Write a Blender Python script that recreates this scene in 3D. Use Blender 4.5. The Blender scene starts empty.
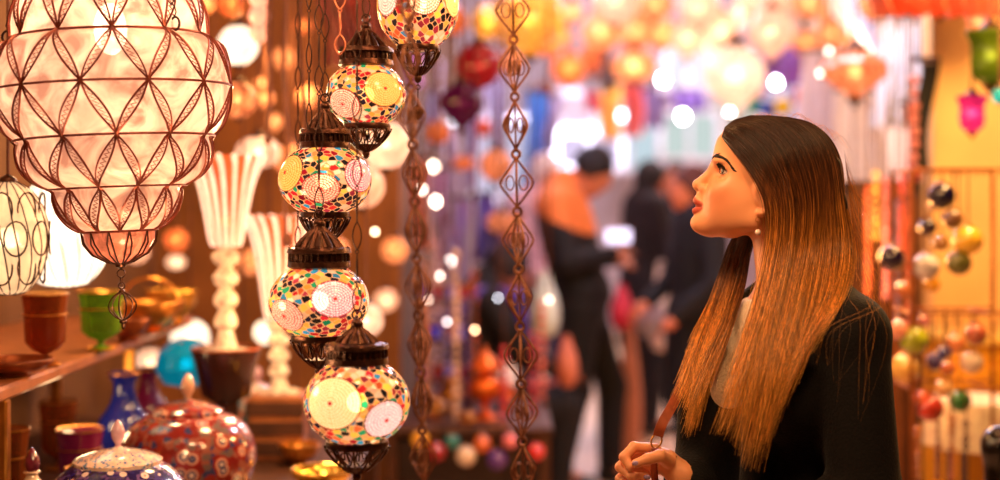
import bpy, math, random
import numpy as np
from mathutils import Vector, Matrix
from mathutils.bvhtree import BVHTree
random.seed(7); RNG = np.random.default_rng(11)
PI = math.pi
SC = bpy.context.scene; COL = SC.collection
# ---------------------------------------------------------------- camera
FPX, HY, CZ = 1389.0, 198.0, 1.455          # focal length in pixels of a 1000 px frame, horizon row, eye height
def P(px, py, Y):                            # the point at depth Y seen at a pixel
    return Vector(((px-500)*Y/FPX, Y, CZ-(py-HY)*Y/FPX))
def S(Y): return Y/FPX
cam_d = bpy.data.cameras.new('camera'); cam = bpy.data.objects.new('camera', cam_d); COL.objects.link(cam)
cam.location = (0, 0, CZ); cam.rotation_euler = (PI/2, 0, 0)
cam_d.sensor_width = 36; cam_d.lens = FPX*36/1000; cam_d.shift_y = -(240-HY)/1000
cam_d.dof.use_dof = True; cam_d.dof.focus_distance = 2.36; cam_d.dof.aperture_fstop = 1.35
cam_d.clip_end = 60
SC.camera = cam
vs = SC.view_settings
SC.display_settings.display_device = 'sRGB'
vs.view_transform = 'Standard'; vs.look = 'None'; vs.gamma = 1; vs.use_curve_mapping = False; vs.exposure = 0.78
# ---------------------------------------------------------------- materials
MC = {}
def srgb(r, g=None, b=None):
    if g is None: r, g, b = r
    f = lambda c: (c/255)/12.92 if c/255 <= .04045 else ((c/255+.055)/1.055)**2.4
    return (f(r), f(g), f(b))
def _new(name):
    m = bpy.data.materials.new(name); m.use_nodes = True
    nt = m.node_tree; nt.nodes.clear()
    out = nt.nodes.new('ShaderNodeOutputMaterial')
    return m, nt, out
def mat(name, col, rough=.6, metal=0., var=.25, scale=30., bump=0., spec=.5, emit=None, es=0., coat=0., sheen=0.):
    if name in MC: return MC[name]
    m, nt, out = _new(name); N = nt.nodes.new; L = nt.links.new
    c = srgb(col)
    b = N('ShaderNodeBsdfPrincipled'); L(b.outputs[0], out.inputs[0])
    tc = N('ShaderNodeTexCoord'); no = N('ShaderNodeTexNoise'); no.inputs['Scale'].default_value = scale; no.inputs['Detail'].default_value = 4
    L(tc.outputs['Object'], no.inputs['Vector'])
    cr = N('ShaderNodeValToRGB'); L(no.outputs['Fac'], cr.inputs[0])
    cr.color_ramp.elements[0].position = .3; cr.color_ramp.elements[1].position = .7
    cr.color_ramp.elements[0].color = (*[x*(1-var) for x in c], 1); cr.color_ramp.elements[1].color = (*[min(1, x*(1+var)) for x in c], 1)
    L(cr.outputs[0], b.inputs['Base Color'])
    b.inputs['Roughness'].default_value = rough; b.inputs['Metallic'].default_value = metal
    b.inputs['Specular IOR Level'].default_value = spec
    if coat: b.inputs['Coat Weight'].default_value = coat; b.inputs['Coat Roughness'].default_value = .08
    if sheen: b.inputs['Sheen Weight'].default_value = sheen
    if emit: b.inputs['Emission Color'].default_value = (*srgb(emit), 1); b.inputs['Emission Strength'].default_value = es
    if bump:
        bp = N('ShaderNodeBump'); bp.inputs['Strength'].default_value = bump; bp.inputs['Distance'].default_value = .01
        L(no.outputs['Fac'], bp.inputs['Height']); L(bp.outputs[0], b.inputs['Normal'])
    MC[name] = m; return m
def vmat(name, rough=.4, es=0., trans=0., coat=0., metal=0., clear=0., sss=0.):
    """colours from the mesh's own colour attribute; es = how strongly a lamp behind the tile shines through"""
    if name in MC: return MC[name]
    m, nt, out = _new(name); N = nt.nodes.new; L = nt.links.new
    at = N('ShaderNodeVertexColor'); at.layer_name = 'Col'
    b = N('ShaderNodeBsdfPrincipled'); L(at.outputs[0], b.inputs['Base Color'])
    b.inputs['Roughness'].default_value = rough; b.inputs['Metallic'].default_value = metal
    if coat: b.inputs['Coat Weight'].default_value = coat
    if sss:
        b.inputs['Subsurface Weight'].default_value = sss; b.inputs['Subsurface Radius'].default_value = (1, .35, .2); b.inputs['Subsurface Scale'].default_value = .006
    if es: L(at.outputs[0], b.inputs['Emission Color']); b.inputs['Emission Strength'].default_value = es
    last = b.outputs[0]
    if trans:
        t = N('ShaderNodeBsdfTranslucent'); L(at.outputs[0], t.inputs[0]); mx = N('ShaderNodeMixShader'); mx.inputs[0].default_value = trans
        L(last, mx.inputs[1]); L(t.outputs[0], mx.inputs[2]); last = mx.outputs[0]
    if clear:
        t = N('ShaderNodeBsdfTransparent'); L(at.outputs[0], t.inputs[0]); mx = N('ShaderNodeMixShader'); mx.inputs[0].default_value = clear
        L(last, mx.inputs[1]); L(t.outputs[0], mx.inputs[2]); last = mx.outputs[0]
    L(last, out.inputs[0]); MC[name] = m; return m
def lampglass(name, col, es=1., clear=.15, trans=.4, scale=25., var=.2, bump=.25, pat=None):
    """lit lamp shade glass: glows, lets the bulb through"""
    if name in MC: return MC[name]
    m, nt, out = _new(name); N = nt.nodes.new; L = nt.links.new
    c = srgb(col)
    tc = N('ShaderNodeTexCoord')
    if pat == 'cells':
        no = N('ShaderNodeTexVoronoi'); no.feature = 'DISTANCE_TO_EDGE'; no.inputs['Scale'].default_value = scale; L(tc.outputs['Object'], no.inputs['Vector']); fac = no.outputs['Distance']
    else:
        no = N('ShaderNodeTexNoise'); no.inputs['Scale'].default_value = scale; no.inputs['Detail'].default_value = 5; L(tc.outputs['Object'], no.inputs['Vector']); fac = no.outputs['Fac']
        no.inputs['Distortion'].default_value = 1.2
    cr = N('ShaderNodeValToRGB'); L(fac, cr.inputs[0])
    e = cr.color_ramp.elements
    if pat == 'cells':
        e[0].position = .02; e[1].position = .09
        e[0].color = (c[0]*.25, c[1]*.15, c[2]*.12, 1); e[1].color = (*c, 1)
    else:
        e[0].position = .35; e[1].position = .62
        e[0].color = (*[x*(1-var) for x in c], 1); e[1].color = (*[min(1, x*(1+var*.5)) for x in c], 1)
    b = N('ShaderNodeBsdfPrincipled'); L(cr.outputs[0], b.inputs['Base Color']); b.inputs['Roughness'].default_value = .12
    L(cr.outputs[0], b.inputs['Emission Color']); b.inputs['Emission Strength'].default_value = es
    bp = N('ShaderNodeBump'); bp.inputs['Strength'].default_value = bump; bp.inputs['Distance'].default_value = .004; L(fac, bp.inputs['Height']); L(bp.outputs[0], b.inputs['Normal'])
    t = N('ShaderNodeBsdfTranslucent'); L(cr.outputs[0], t.inputs[0]); mx = N('ShaderNodeMixShader'); mx.inputs[0].default_value = trans
    L(b.outputs[0], mx.inputs[1]); L(t.outputs[0], mx.inputs[2])
    tr = N('ShaderNodeBsdfTransparent'); L(cr.outputs[0], tr.inputs[0]); m2 = N('ShaderNodeMixShader'); m2.inputs[0].default_value = clear
    L(mx.outputs[0], m2.inputs[1]); L(tr.outputs[0], m2.inputs[2]); L(m2.outputs[0], out.inputs[0])
    MC[name] = m; return m
def glassmat(name, col, clear=.55, rough=.05, glow=0.):
    if name in MC: return MC[name]
    m, nt, out = _new(name); N = nt.nodes.new; L = nt.links.new
    c = (*srgb(col), 1)
    g = N('ShaderNodeBsdfPrincipled'); g.inputs['Base Color'].default_value = c; g.inputs['Roughness'].default_value = rough
    g.inputs['Coat Weight'].default_value = .6
    if glow: g.inputs['Emission Color'].default_value = c; g.inputs['Emission Strength'].default_value = glow
    t = N('ShaderNodeBsdfTransparent'); t.inputs[0].default_value = c
    fr = N('ShaderNodeLayerWeight'); fr.inputs[0].default_value = .35
    mp = N('ShaderNodeMapRange'); L(fr.outputs['Facing'], mp.inputs[0]); mp.inputs[3].default_value = clear; mp.inputs[4].default_value = clear*.25
    mx = N('ShaderNodeMixShader'); L(mp.outputs[0], mx.inputs[0]); L(g.outputs[0], mx.inputs[1]); L(t.outputs[0], mx.inputs[2]); L(mx.outputs[0], out.inputs[0])
    MC[name] = m; return m
def emit(name, col, s):
    if name in MC: return MC[name]
    m, nt, out = _new(name); e = nt.nodes.new('ShaderNodeEmission'); e.inputs[0].default_value = (*srgb(col), 1); e.inputs[1].default_value = s
    nt.links.new(e.outputs[0], out.inputs[0]); MC[name] = m; return m
# ---------------------------------------------------------------- mesh builder
class MB:
    def __init__(s): s.v = []; s.f = []; s.c = []; s.n = 0; s.col = (1, 1, 1)
    def add(s, vs, fs, cols=None):
        b = s.n; s.v.extend([tuple(v) for v in vs]); s.f.extend([tuple(b+i for i in f) for f in fs]); s.n += len(vs)
        s.c.extend(cols if cols is not None else [s.col]*len(vs)); return s
    def box(s, c, d, rz=0., bev=0., M=None):
        x, y, z = [k/2 for k in d]; b = min(bev, x*.9, y*.9, z*.9) if bev else 0
        vs = []; fs = []
        if b:
            pts = [(i*(x-bb if ax != 0 else x), 0, 0) for i in () for bb in () for ax in ()]
            idx = {}
            for sx in (-1, 1):
                for sy in (-1, 1):
                    for sz in (-1, 1):
                        for k, q in enumerate(((sx*x, sy*(y-b), sz*(z-b)), (sx*(x-b), sy*y, sz*(z-b)), (sx*(x-b), sy*(y-b), sz*z))):
                            idx[(sx, sy, sz, k)] = len(vs); vs.append(q)
            for sg in (-1, 1):
                fs += [[idx[(sg, a, e, 0)] for a, e in ((-1, -1), (1, -1), (1, 1), (-1, 1))], [idx[(a, sg, e, 1)] for a, e in ((-1, -1), (-1, 1), (1, 1), (1, -1))], [idx[(a, e, sg, 2)] for a, e in ((-1, -1), (1, -1), (1, 1), (-1, 1))]]
            for a in (-1, 1):
                for e in (-1, 1):
                    fs += [[idx[(a, e, -1, 0)], idx[(a, e, 1, 0)], idx[(a, e, 1, 1)], idx[(a, e, -1, 1)]], [idx[(a, -1, e, 0)], idx[(a, 1, e, 0)], idx[(a, 1, e, 2)], idx[(a, -1, e, 2)]], [idx[(-1, a, e, 1)], idx[(1, a, e, 1)], idx[(1, a, e, 2)], idx[(-1, a, e, 2)]]]
            for a in (-1, 1):
                for e in (-1, 1):
                    for g in (-1, 1): fs.append([idx[(a, e, g, 0)], idx[(a, e, g, 1)], idx[(a, e, g, 2)]])
        else:
            vs = [(a*x, e*y, g*z) for a in (-1, 1) for e in (-1, 1) for g in (-1, 1)]
            fs = [(0, 1, 3, 2), (4, 6, 7, 5), (0, 4, 5, 1), (2, 3, 7, 6), (0, 2, 6, 4), (1, 5, 7, 3)]
        R = Matrix.Rotation(rz, 3, 'Z') if M is None else M
        return s.add([R @ Vector(v)+Vector(c) for v in vs], fs)
    def lathe(s, prof, seg=32, c=(0, 0, 0), M=None, flute=None, cap=True, colf=None):
        """prof: list of (r, z); flute(theta, i) scales the radius"""
        vs = []; cols = []; c = Vector(c)
        for i, (r, z) in enumerate(prof):
            for k in range(seg):
                t = 2*PI*k/seg; rr = r*(flute(t, i) if flute else 1)
                v = Vector((rr*math.cos(t), rr*math.sin(t), z))
                vs.append((M @ v if M else v)+c)
                if colf: cols.append(colf(t, i, r, z))
        n = len(prof); fs = []
        for i in range(n-1):
            for k in range(seg):
                k2 = (k+1) % seg; fs.append((i*seg+k, i*seg+k2, (i+1)*seg+k2, (i+1)*seg+k))
        if cap:
            if prof[0][0] > 1e-6: fs.append(tuple(range(seg-1, -1, -1)))
            if prof[-1][0] > 1e-6: fs.append(tuple((n-1)*seg+k for k in range(seg)))
        return s.add(vs, fs, cols if colf else None)
    def ball(s, c, r, seg=16, rings=10, M=None):
        if not hasattr(r, '__len__'): r = (r, r, r)
        vs = []; c = Vector(c)
        for i in range(rings+1):
            a = PI*i/rings
            for k in range(seg):
                t = 2*PI*k/seg; v = Vector((r[0]*math.sin(a)*math.cos(t), r[1]*math.sin(a)*math.sin(t), r[2]*math.cos(a)))
                vs.append((M @ v if M else v)+c)
        fs = [(i*seg+k, (i+1)*seg+k, (i+1)*seg+(k+1) % seg, i*seg+(k+1) % seg) for i in range(rings) for k in range(seg)]
        return s.add(vs, fs)
    def tube(s, pts, r, n=6, closed=False, flat=None):
        pts = [Vector(p) for p in pts]; m = len(pts)
        if m < 2: return s
        rs = r if hasattr(r, '__len__') else [r]*m
        vs = []; up = None
        for i, p in enumerate(pts):
            a = pts[(i-1) % m] if (closed or i > 0) else p; b = pts[(i+1) % m] if (closed or i < m-1) else p
            t = (b-a); t = t.normalized() if t.length > 1e-9 else Vector((0, 0, 1))
            if up is None:
                up = Vector((0, 0, 1)) if abs(t.z) < .9 else Vector((0, 1, 0))
            x = up-t*up.dot(t); x = x.normalized() if x.length > 1e-6 else t.orthogonal().normalized()
            up = x; y = t.cross(x)
            for k in range(n):
                g = 2*PI*k/n; vs.append(p+x*math.cos(g)*rs[i]+y*math.sin(g)*rs[i]*(flat or 1))
        fs = []
        for i in range(m if closed else m-1):
            for k in range(n): fs.append((i*n+k, i*n+(k+1) % n, ((i+1) % m)*n+(k+1) % n, ((i+1) % m)*n+k))
        if not closed: fs += [tuple(range(n-1, -1, -1)), tuple((m-1)*n+k for k in range(n))]
        return s.add(vs, fs)
    def ring(s, c, R, r, n=24, m=6, M=None):
        pts = [Vector((R*math.cos(2*PI*k/n), R*math.sin(2*PI*k/n), 0)) for k in range(n)]
        return s.tube([(M @ p if M else p)+Vector(c) for p in pts], r, m, closed=True)
    def build(s, name, m, parent=None, smooth=True, loc=None):
        me = bpy.data.meshes.new(name); me.from_pydata([tuple(v) for v in s.v], [], s.f); me.materials.append(m)
        if any(c != (1, 1, 1) for c in s.c[:1]+s.c[-1:]) or (s.c and len(set(map(tuple, s.c[::max(1, len(s.c)//50)]))) > 1):
            a = me.color_attributes.new('Col', 'FLOAT_COLOR', 'POINT')
            a.data.foreach_set('color', np.array([(*c, 1) for c in s.c], dtype=np.float32).ravel())
        if smooth: me.polygons.foreach_set('use_smooth', [True]*len(me.polygons))
        me.update()
        if smooth:
            try: me.set_sharp_from_angle(angle=math.radians(50))
            except Exception: pass
        o = bpy.data.objects.new(name, me); COL.objects.link(o)
        if parent: o.parent = parent
        if loc is not None: o.location = loc
        return o
def thing(name, label, cat, loc=(0, 0, 0), group=None, rz=0.):
    o = bpy.data.objects.new(name, None); COL.objects.link(o); o.empty_display_size = .05
    o.location = loc; o.rotation_euler = (0, 0, rz); tag(o, label, cat, group); return o
def tag(o, label, cat, group=None, kind=None):
    o['label'] = label; o['category'] = cat
    if group: o['group'] = group
    if kind: o['kind'] = kind
    return o
def struct(o): o['kind'] = 'structure'; return o
def dup(root, loc, label, group=None, scale=None, rz=None, mats=None):
    """a copy of a thing with copies of its parts and sub-parts"""
    def cp(o, par):
        c = o.copy(); COL.objects.link(c)
        if par is not None: c.parent = par
        if mats and o.type == 'MESH':
            key = o.name.split('.')[0]
            if key in mats: c.data = mesh_with(o.data, mats[key])
        for ch in o.children: cp(ch, c)
        return c
    r = cp(root, None); r.location = loc; r['label'] = label
    if group: r['group'] = group
    if scale is not None: r.scale = scale if hasattr(scale, '__len__') else (scale,)*3
    if rz is not None: r.rotation_euler = (0, 0, rz)
    return r
_mw = {}
def mesh_with(me, m):
    k = (me.name, m.name)
    if k not in _mw: c = me.copy(); c.materials[0] = m; _mw[k] = c
    return _mw[k]
def light(loc, power, col=(255, 190, 120), r=.08, name='lamp_light'):
    d = bpy.data.lights.new(name, 'POINT'); d.energy = power; d.color = srgb(col); d.shadow_soft_size = r
    o = bpy.data.objects.new(name, d); COL.objects.link(o); o.location = loc; return o
def spot(loc, to, power, col=(255, 190, 120), r=.08, ang=70, name='spot_light'):
    d = bpy.data.lights.new(name, 'SPOT'); d.energy = power; d.color = srgb(col); d.shadow_soft_size = r; d.spot_size = math.radians(ang); d.spot_blend = .5
    o = bpy.data.objects.new(name, d); COL.objects.link(o); o.location = loc
    o.rotation_euler = (Vector(to)-Vector(loc)).to_track_quat('-Z', 'Y').to_euler(); return o
def cr(pts, n):
    """Catmull-Rom through points, n samples"""
    p = [np.array(q, dtype=float) for q in pts]; p = [2*p[0]-p[1]]+p+[2*p[-1]-p[-2]]; m = len(p)-3; out = []
    for i in range(n):
        u = i/(n-1)*m; k = min(int(u), m-1); t = u-k; a, b, c, d = p[k:k+4]
        out.append(.5*((2*b)+(-a+c)*t+(2*a-5*b+4*c-d)*t*t+(-a+3*b-3*c+d)*t**3))
    return out
# ---------------------------------------------------------------- signed distance modelling
class SDF:
    """blended volumes turned into one continuous skin"""
    def __init__(s): s.p = []
    def ell(s, c, r, k=.02, R=None, sub=False): s.p.append(('e', np.array(c, float), np.array(r if hasattr(r, '__len__') else (r, r, r), float), k, None if R is None else np.array(R, float), sub)); return s
    def cone(s, a, b, r1, r2=None, k=.02, sub=False): s.p.append(('c', np.array(a, float), np.array(b, float), r1, r2 if r2 is not None else r1, k, sub)); return s
    def plane(s, p, n, k=.005): s.p.append(('p', np.array(p, float), np.array(n, float)/np.linalg.norm(n), k)); return s   # cut away the side the normal points to
    def chain(s, pts, rs, k=.02):
        for i in range(len(pts)-1): s.cone(pts[i], pts[i+1], rs[i], rs[i+1], k)
        return s
    def ev(s, Q, prims=None, infl=0.):
        D = np.full(Q.shape[:-1], 1e3, np.float32)
        for q in (prims or s.p):
            if q[0] == 'e':
                _, c, r, k, R, sub = q; p = Q-c.astype(np.float32)
                if R is not None: p = p @ R.astype(np.float32)
                r = r+infl
                k0 = np.sqrt(((p/r)**2).sum(-1)); k1 = np.sqrt(((p/(r*r))**2).sum(-1))+1e-9; d = k0*(k0-1)/k1
            elif q[0] == 'c':
                _, a, b, r1, r2, k, sub = q; ba = b-a; l = max(ba @ ba, 1e-12); p = Q-a.astype(np.float32)
                t = np.clip((p @ ba.astype(np.float32))/l, 0, 1); d = np.sqrt(((p-t[..., None]*ba.astype(np.float32))**2).sum(-1))-(r1+t*(r2-r1)+infl)
            else:
                _, pp, n, k = q; d = -((Q-pp.astype(np.float32)) @ n.astype(np.float32)); sub = True
                d = -d*-1
            if sub:
                h = np.clip(.5-.5*(d+D)/k, 0, 1) if k else 0
                D = D*(1-h)+(-d)*h+k*h*(1-h)
            else:
                h = np.clip(.5+.5*(D-d)/k, 0, 1); D = np.where(D > 100, d, d*h+D*(1-h)-k*h*(1-h))
        return D
    def bounds(s, pad=.03):
        lo = np.full(3, 1e9); hi = -lo
        for q in s.p:
            if q[0] == 'e' and not q[5]: m = max(q[2]); lo = np.minimum(lo, q[1]-m); hi = np.maximum(hi, q[1]+m)
            if q[0] == 'c' and not q[6]: m = max(q[3], q[4]); lo = np.minimum(lo, np.minimum(q[1], q[2])-m); hi = np.maximum(hi, np.maximum(q[1], q[2])+m)
        return lo-pad, hi+pad
    def mesh(s, res, lo=None, hi=None, infl=0.):
        if lo is None: lo, hi = s.bounds()
        lo = np.array(lo, float); hi = np.array(hi, float)
        n = np.maximum(((hi-lo)/res).astype(int)+2, 4)
        ax = [lo[i]+np.arange(n[i])*res for i in range(3)]
        V = np.empty(tuple(n), np.float32)
        st = max(1, int(600000/(n[1]*n[2])))
        YY, ZZ = np.meshgrid(ax[1], ax[2], indexing='ij')
        for i in range(0, n[0], st):
            xs = ax[0][i:i+st]
            Q = np.empty((len(xs), n[1], n[2], 3), np.float32); Q[..., 0] = xs[:, None, None]; Q[..., 1] = YY; Q[..., 2] = ZZ
            V[i:i+st] = s.ev(Q, infl=infl)
        return surface_nets(V, lo, res)
def surface_nets(V, lo, res):
    ins = V < 0
    n = np.array(V.shape)-1
    cnt = np.zeros(tuple(n), np.int8); acc = np.zeros((*n, 3), np.float32)
    corner = [(a, b, c) for a in (0, 1) for b in (0, 1) for c in (0, 1)]
    sl = lambda o: V[o[0]:o[0]+n[0], o[1]:o[1]+n[1], o[2]:o[2]+n[2]]
    for i, a in enumerate(corner):
        for b in corner[i+1:]:
            if sum(abs(a[k]-b[k]) for k in range(3)) != 1: continue
            va, vb = sl(a), sl(b); m = (va < 0) != (vb < 0)
            t = np.where(m, va/np.where(m, va-vb, 1), 0)
            for k in range(3): acc[..., k] += np.where(m, a[k]+t*(b[k]-a[k]), 0)
            cnt += m
    act = cnt > 0; idx = np.full(tuple(n), -1, np.int64); idx[act] = np.arange(act.sum())
    I = np.argwhere(act); vs = (I+acc[act]/cnt[act][:, None])*res+lo
    fs = []
    for k in range(3):
        o = [0, 0, 0]; o[k] = 1; u, w = (k+1) % 3, (k+2) % 3
        A = ins[:V.shape[0]-o[0], :V.shape[1]-o[1], :V.shape[2]-o[2]]; B = ins[o[0]:, o[1]:, o[2]:]
        E = np.argwhere(A != B)
        E = E[(E[:, u] > 0) & (E[:, w] > 0) & (E[:, u] < n[u]) & (E[:, w] < n[w]) & (E[:, k] < n[k])]
        if not len(E): continue
        fl = A[E[:, 0], E[:, 1], E[:, 2]]
        def g(du, dw): q = E.copy(); q[:, u] -= du; q[:, w] -= dw; return idx[q[:, 0], q[:, 1], q[:, 2]]
        Qd = np.stack([g(1, 1), g(0, 1), g(0, 0), g(1, 0)], 1)
        Qd[~fl] = Qd[~fl][:, ::-1]; fs.append(Qd)
    return vs, np.concatenate(fs)
def mesh_np(name, vs, fs, m, parent=None, cols=None, smooth_it=0):
    if smooth_it:
        e = np.concatenate([fs[:, [0, 1]], fs[:, [1, 2]], fs[:, [2, 3]], fs[:, [3, 0]]])
        for _ in range(smooth_it):
            a = np.zeros_like(vs); c = np.zeros(len(vs)); np.add.at(a, e[:, 0], vs[e[:, 1]]); np.add.at(a, e[:, 1], vs[e[:, 0]]); np.add.at(c, e[:, 0], 1); np.add.at(c, e[:, 1], 1)
            vs = vs*.5+.5*a/np.maximum(c, 1)[:, None]
    me = bpy.data.meshes.new(name); me.from_pydata(vs.tolist(), [], fs.tolist()); me.materials.append(m)
    me.polygons.foreach_set('use_smooth', [True]*len(me.polygons))
    if cols is not None:
        a = me.color_attributes.new('Col', 'FLOAT_COLOR', 'POINT'); a.data.foreach_set('color', np.concatenate([cols, np.ones((len(cols), 1))], 1).astype(np.float32).ravel())
    me.update(); o = bpy.data.objects.new(name, me); COL.objects.link(o)
    if parent: o.parent = parent
    return o
def strands(name, lines, radii, m, parent=None, t0=0.):
    """hair or thread: each line a thin tapering four-sided tube, all in one mesh"""
    vs = []; fs = []; par = []; rnd = []; b = 0; rg = np.random.default_rng(len(lines))
    for pts, r in zip(lines, radii):
        P_ = np.array(pts); n = len(P_); T = np.gradient(P_, axis=0); T /= np.linalg.norm(T, axis=1)[:, None]+1e-9
        X = np.cross(T, np.array([0.13, 1., 0.07])); X /= np.linalg.norm(X, axis=1)[:, None]+1e-9; Y_ = np.cross(T, X)
        taper = np.interp(np.linspace(0, 1, n), [0, .7, 1], [1, 1, .25])[:, None]*r
        q_ = rg.uniform(0, 1)
        for k in range(3):
            g = 2*PI*k/3+.5; vs.append(P_+(X*math.cos(g)+Y_*math.sin(g))*taper)
            par.append(np.linspace(0, 1, n)); rnd.append(np.full(n, q_))
        i = np.arange(n-1)
        for k in range(3):
            k2 = (k+1) % 3; fs.append(np.stack([b+k*n+i, b+k2*n+i, b+k2*n+i+1, b+k*n+i+1], 1))
        b += 3*n
    V = np.concatenate(vs); Fq = np.concatenate(fs); t = np.concatenate(par); q_ = np.concatenate(rnd)
    return mesh_np(name, V, Fq, m, parent, cols=np.stack([t0+(1-t0)*t, q_, t], 1))
# ================================================================ the setting
plaster = mat('ochre_plaster', (214, 150, 84), .85, var=.18, scale=3, bump=.3)
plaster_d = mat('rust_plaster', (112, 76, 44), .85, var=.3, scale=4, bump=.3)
floor_m = mat('worn_stone', (214, 176, 140), .55, var=.15, scale=2.5)
wood_dk = mat('dark_wood', (74, 40, 22), .5, var=.35, scale=14)
wood = mat('shelf_wood', (158, 92, 48), .45, var=.3, scale=16, coat=.2)
def slab(name, c, d, m): return struct(MB().box(c, d).build(name, m, smooth=False))
slab('floor', (1, 7.2, -.05), (7.4, 17, .1), floor_m)
slab('ceiling', (1, 7.2, 3.8), (7.4, 17, .1), mat('dusky_ceiling', (120, 80, 60), .9))
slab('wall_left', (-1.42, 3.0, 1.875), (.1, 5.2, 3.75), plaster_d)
slab('wall_back', (-.93, 5.6, 1.875), (1.06, .1, 3.75), mat('amber_plaster', (140, 88, 44), .85, var=.3, scale=3, bump=.2))
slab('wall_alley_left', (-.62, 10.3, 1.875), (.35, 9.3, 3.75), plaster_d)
slab('wall_end', (1, 15.5, 1.875), (7.4, .1, 3.75), mat('pale_render', (214, 200, 214), .8, var=.1, scale=2))
slab('wall_right', (2.127, 4.9, 1.875), (1.236, .12, 3.75), mat('golden_plaster', (250, 200, 136), .85, var=.15, scale=3, bump=.25))
slab('wall_alley_right', (3.05, 10.2, 1.875), (.3, 10.5, 3.75), mat('pale_plaster', (222, 190, 160), .85, var=.12, scale=3))
struct(MB().box((.25, 2.42, 2.42), (3.25, .09, .09), bev=.01).build('trim_1', wood_dk, smooth=False))
struct(MB().box((.02, 3.35, 2.62), (2.8, .09, .09), bev=.01).build('trim_2', wood_dk, smooth=False))
struct(MB().box((.3, 2.05, 2.42), (3.15, .07, .07), bev=.01).build('trim_3', wood_dk, smooth=False))
# ================================================================ metals
bronze = mat('aged_bronze', (74, 44, 32), .38, .85, var=.45, scale=60, bump=.3)
copper = mat('reddish_copper_wire', (124, 58, 44), .4, .7, var=.3, scale=60)
rust = mat('rusty_brown_iron', (142, 88, 62), .6, .45, var=.4, scale=90, bump=.5)
brass = mat('worn_brass', (206, 140, 62), .3, .9, var=.25, scale=30)
dark_iron = mat('dark_iron', (58, 34, 28), .5, .6, var=.4, scale=60)
cordm = mat('brown_cord', (92, 48, 30), .8, var=.3, scale=80)
bulb_warm = emit('bulb_warm', (255, 224, 176), 9); bulb_white = emit('bulb_white', (255, 244, 226), 22)
# ================================================================ mosaic lanterns
PALV = [(.95, .45, .06), (.55, .02, .02), (.02, .015, .015), (.012, .01, .01), (.015, .01, .02), (.3, .01, .02), (1, .74, .45), (1, .42, .07), (.02, .015, .02), (.75, .12, .03), (.62, .02, .03), (.9, .35, .1), (.03, .25, .42), (.02, .3, .12), (1, .5, .06), (.35, .03, .05), (1, .55, .3), (.02, .02, .02)]
def mosaic(R, squash, ros, seed, nseed=430, warm=1.0, su=360, sv=180, rings=.062):
    """globe whose surface is set with small coloured tiles and beaded rosettes; ros: (azimuth, elevation, angular radius, light colour, line colour)"""
    rg = np.random.default_rng(seed)
    i = np.arange(nseed)+.5; ph = np.arccos(1-2*i/nseed)+rg.normal(0, .03, nseed); th = PI*(1+5**.5)*i+rg.normal(0, .04, nseed)
    sd = np.stack([np.cos(th)*np.sin(ph), np.sin(th)*np.sin(ph), np.cos(ph)], 1)
    scol = np.array(PALV)[rg.integers(0, len(PALV), nseed)]*rg.uniform(.5, 1.05, (nseed, 1))
    A = np.linspace(0, PI, sv+1); T = np.arange(su)*2*PI/su
    aa, tt = np.meshgrid(A, T, indexing='ij'); D = np.stack([np.cos(tt)*np.sin(aa), np.sin(tt)*np.sin(aa), np.cos(aa)], -1).reshape(-1, 3)
    G = D @ sd.T; o = np.argsort(-G, axis=1)[:, :2]
    d1 = np.arccos(np.clip(np.take_along_axis(G, o[:, :1], 1)[:, 0], -1, 1)); d2 = np.arccos(np.clip(np.take_along_axis(G, o[:, 1:2], 1)[:, 0], -1, 1))
    c = scol[o[:, 0]].copy(); c[(d2-d1) < .015] = (.75, .38, .16)
    for az, el, ar, lc, dc in ros:
        n = np.array([math.cos(az)*math.cos(el), math.sin(az)*math.cos(el), math.sin(el)]); u = np.cross(n, [0, 0, 1.]); u /= np.linalg.norm(u); w = np.cross(n, u)
        g = np.arccos(np.clip(D @ n, -1, 1)); m = g < ar; ri = np.floor(g/rings); fr = g/rings-ri
        an = np.arctan2(D @ w, D @ u)/(2*PI)+.5; nb = np.maximum(6, np.round(2*PI*(ri+.5)*1.0)); bf = (an*nb+ri*.5) % 1
        line = (fr < .36) | (bf < .22); col = np.where(line[:, None], np.array(dc), np.array(lc))
        c[m] = col[m]; c[m & (g < rings*.75)] = (.5, .03, .02); c[(g >= ar) & (g < ar+.025)] = (.12, .03, .02)
    mb = MB(); vs = D*np.array([R, R, R*squash]); 
    fs = [(a*su+k, (a+1)*su+k, (a+1)*su+(k+1) % su, a*su+(k+1) % su) for a in range(sv) for k in range(su)]
    mb.add([tuple(v) for v in vs], fs, [tuple(x) for x in c*warm]); return mb
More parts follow.
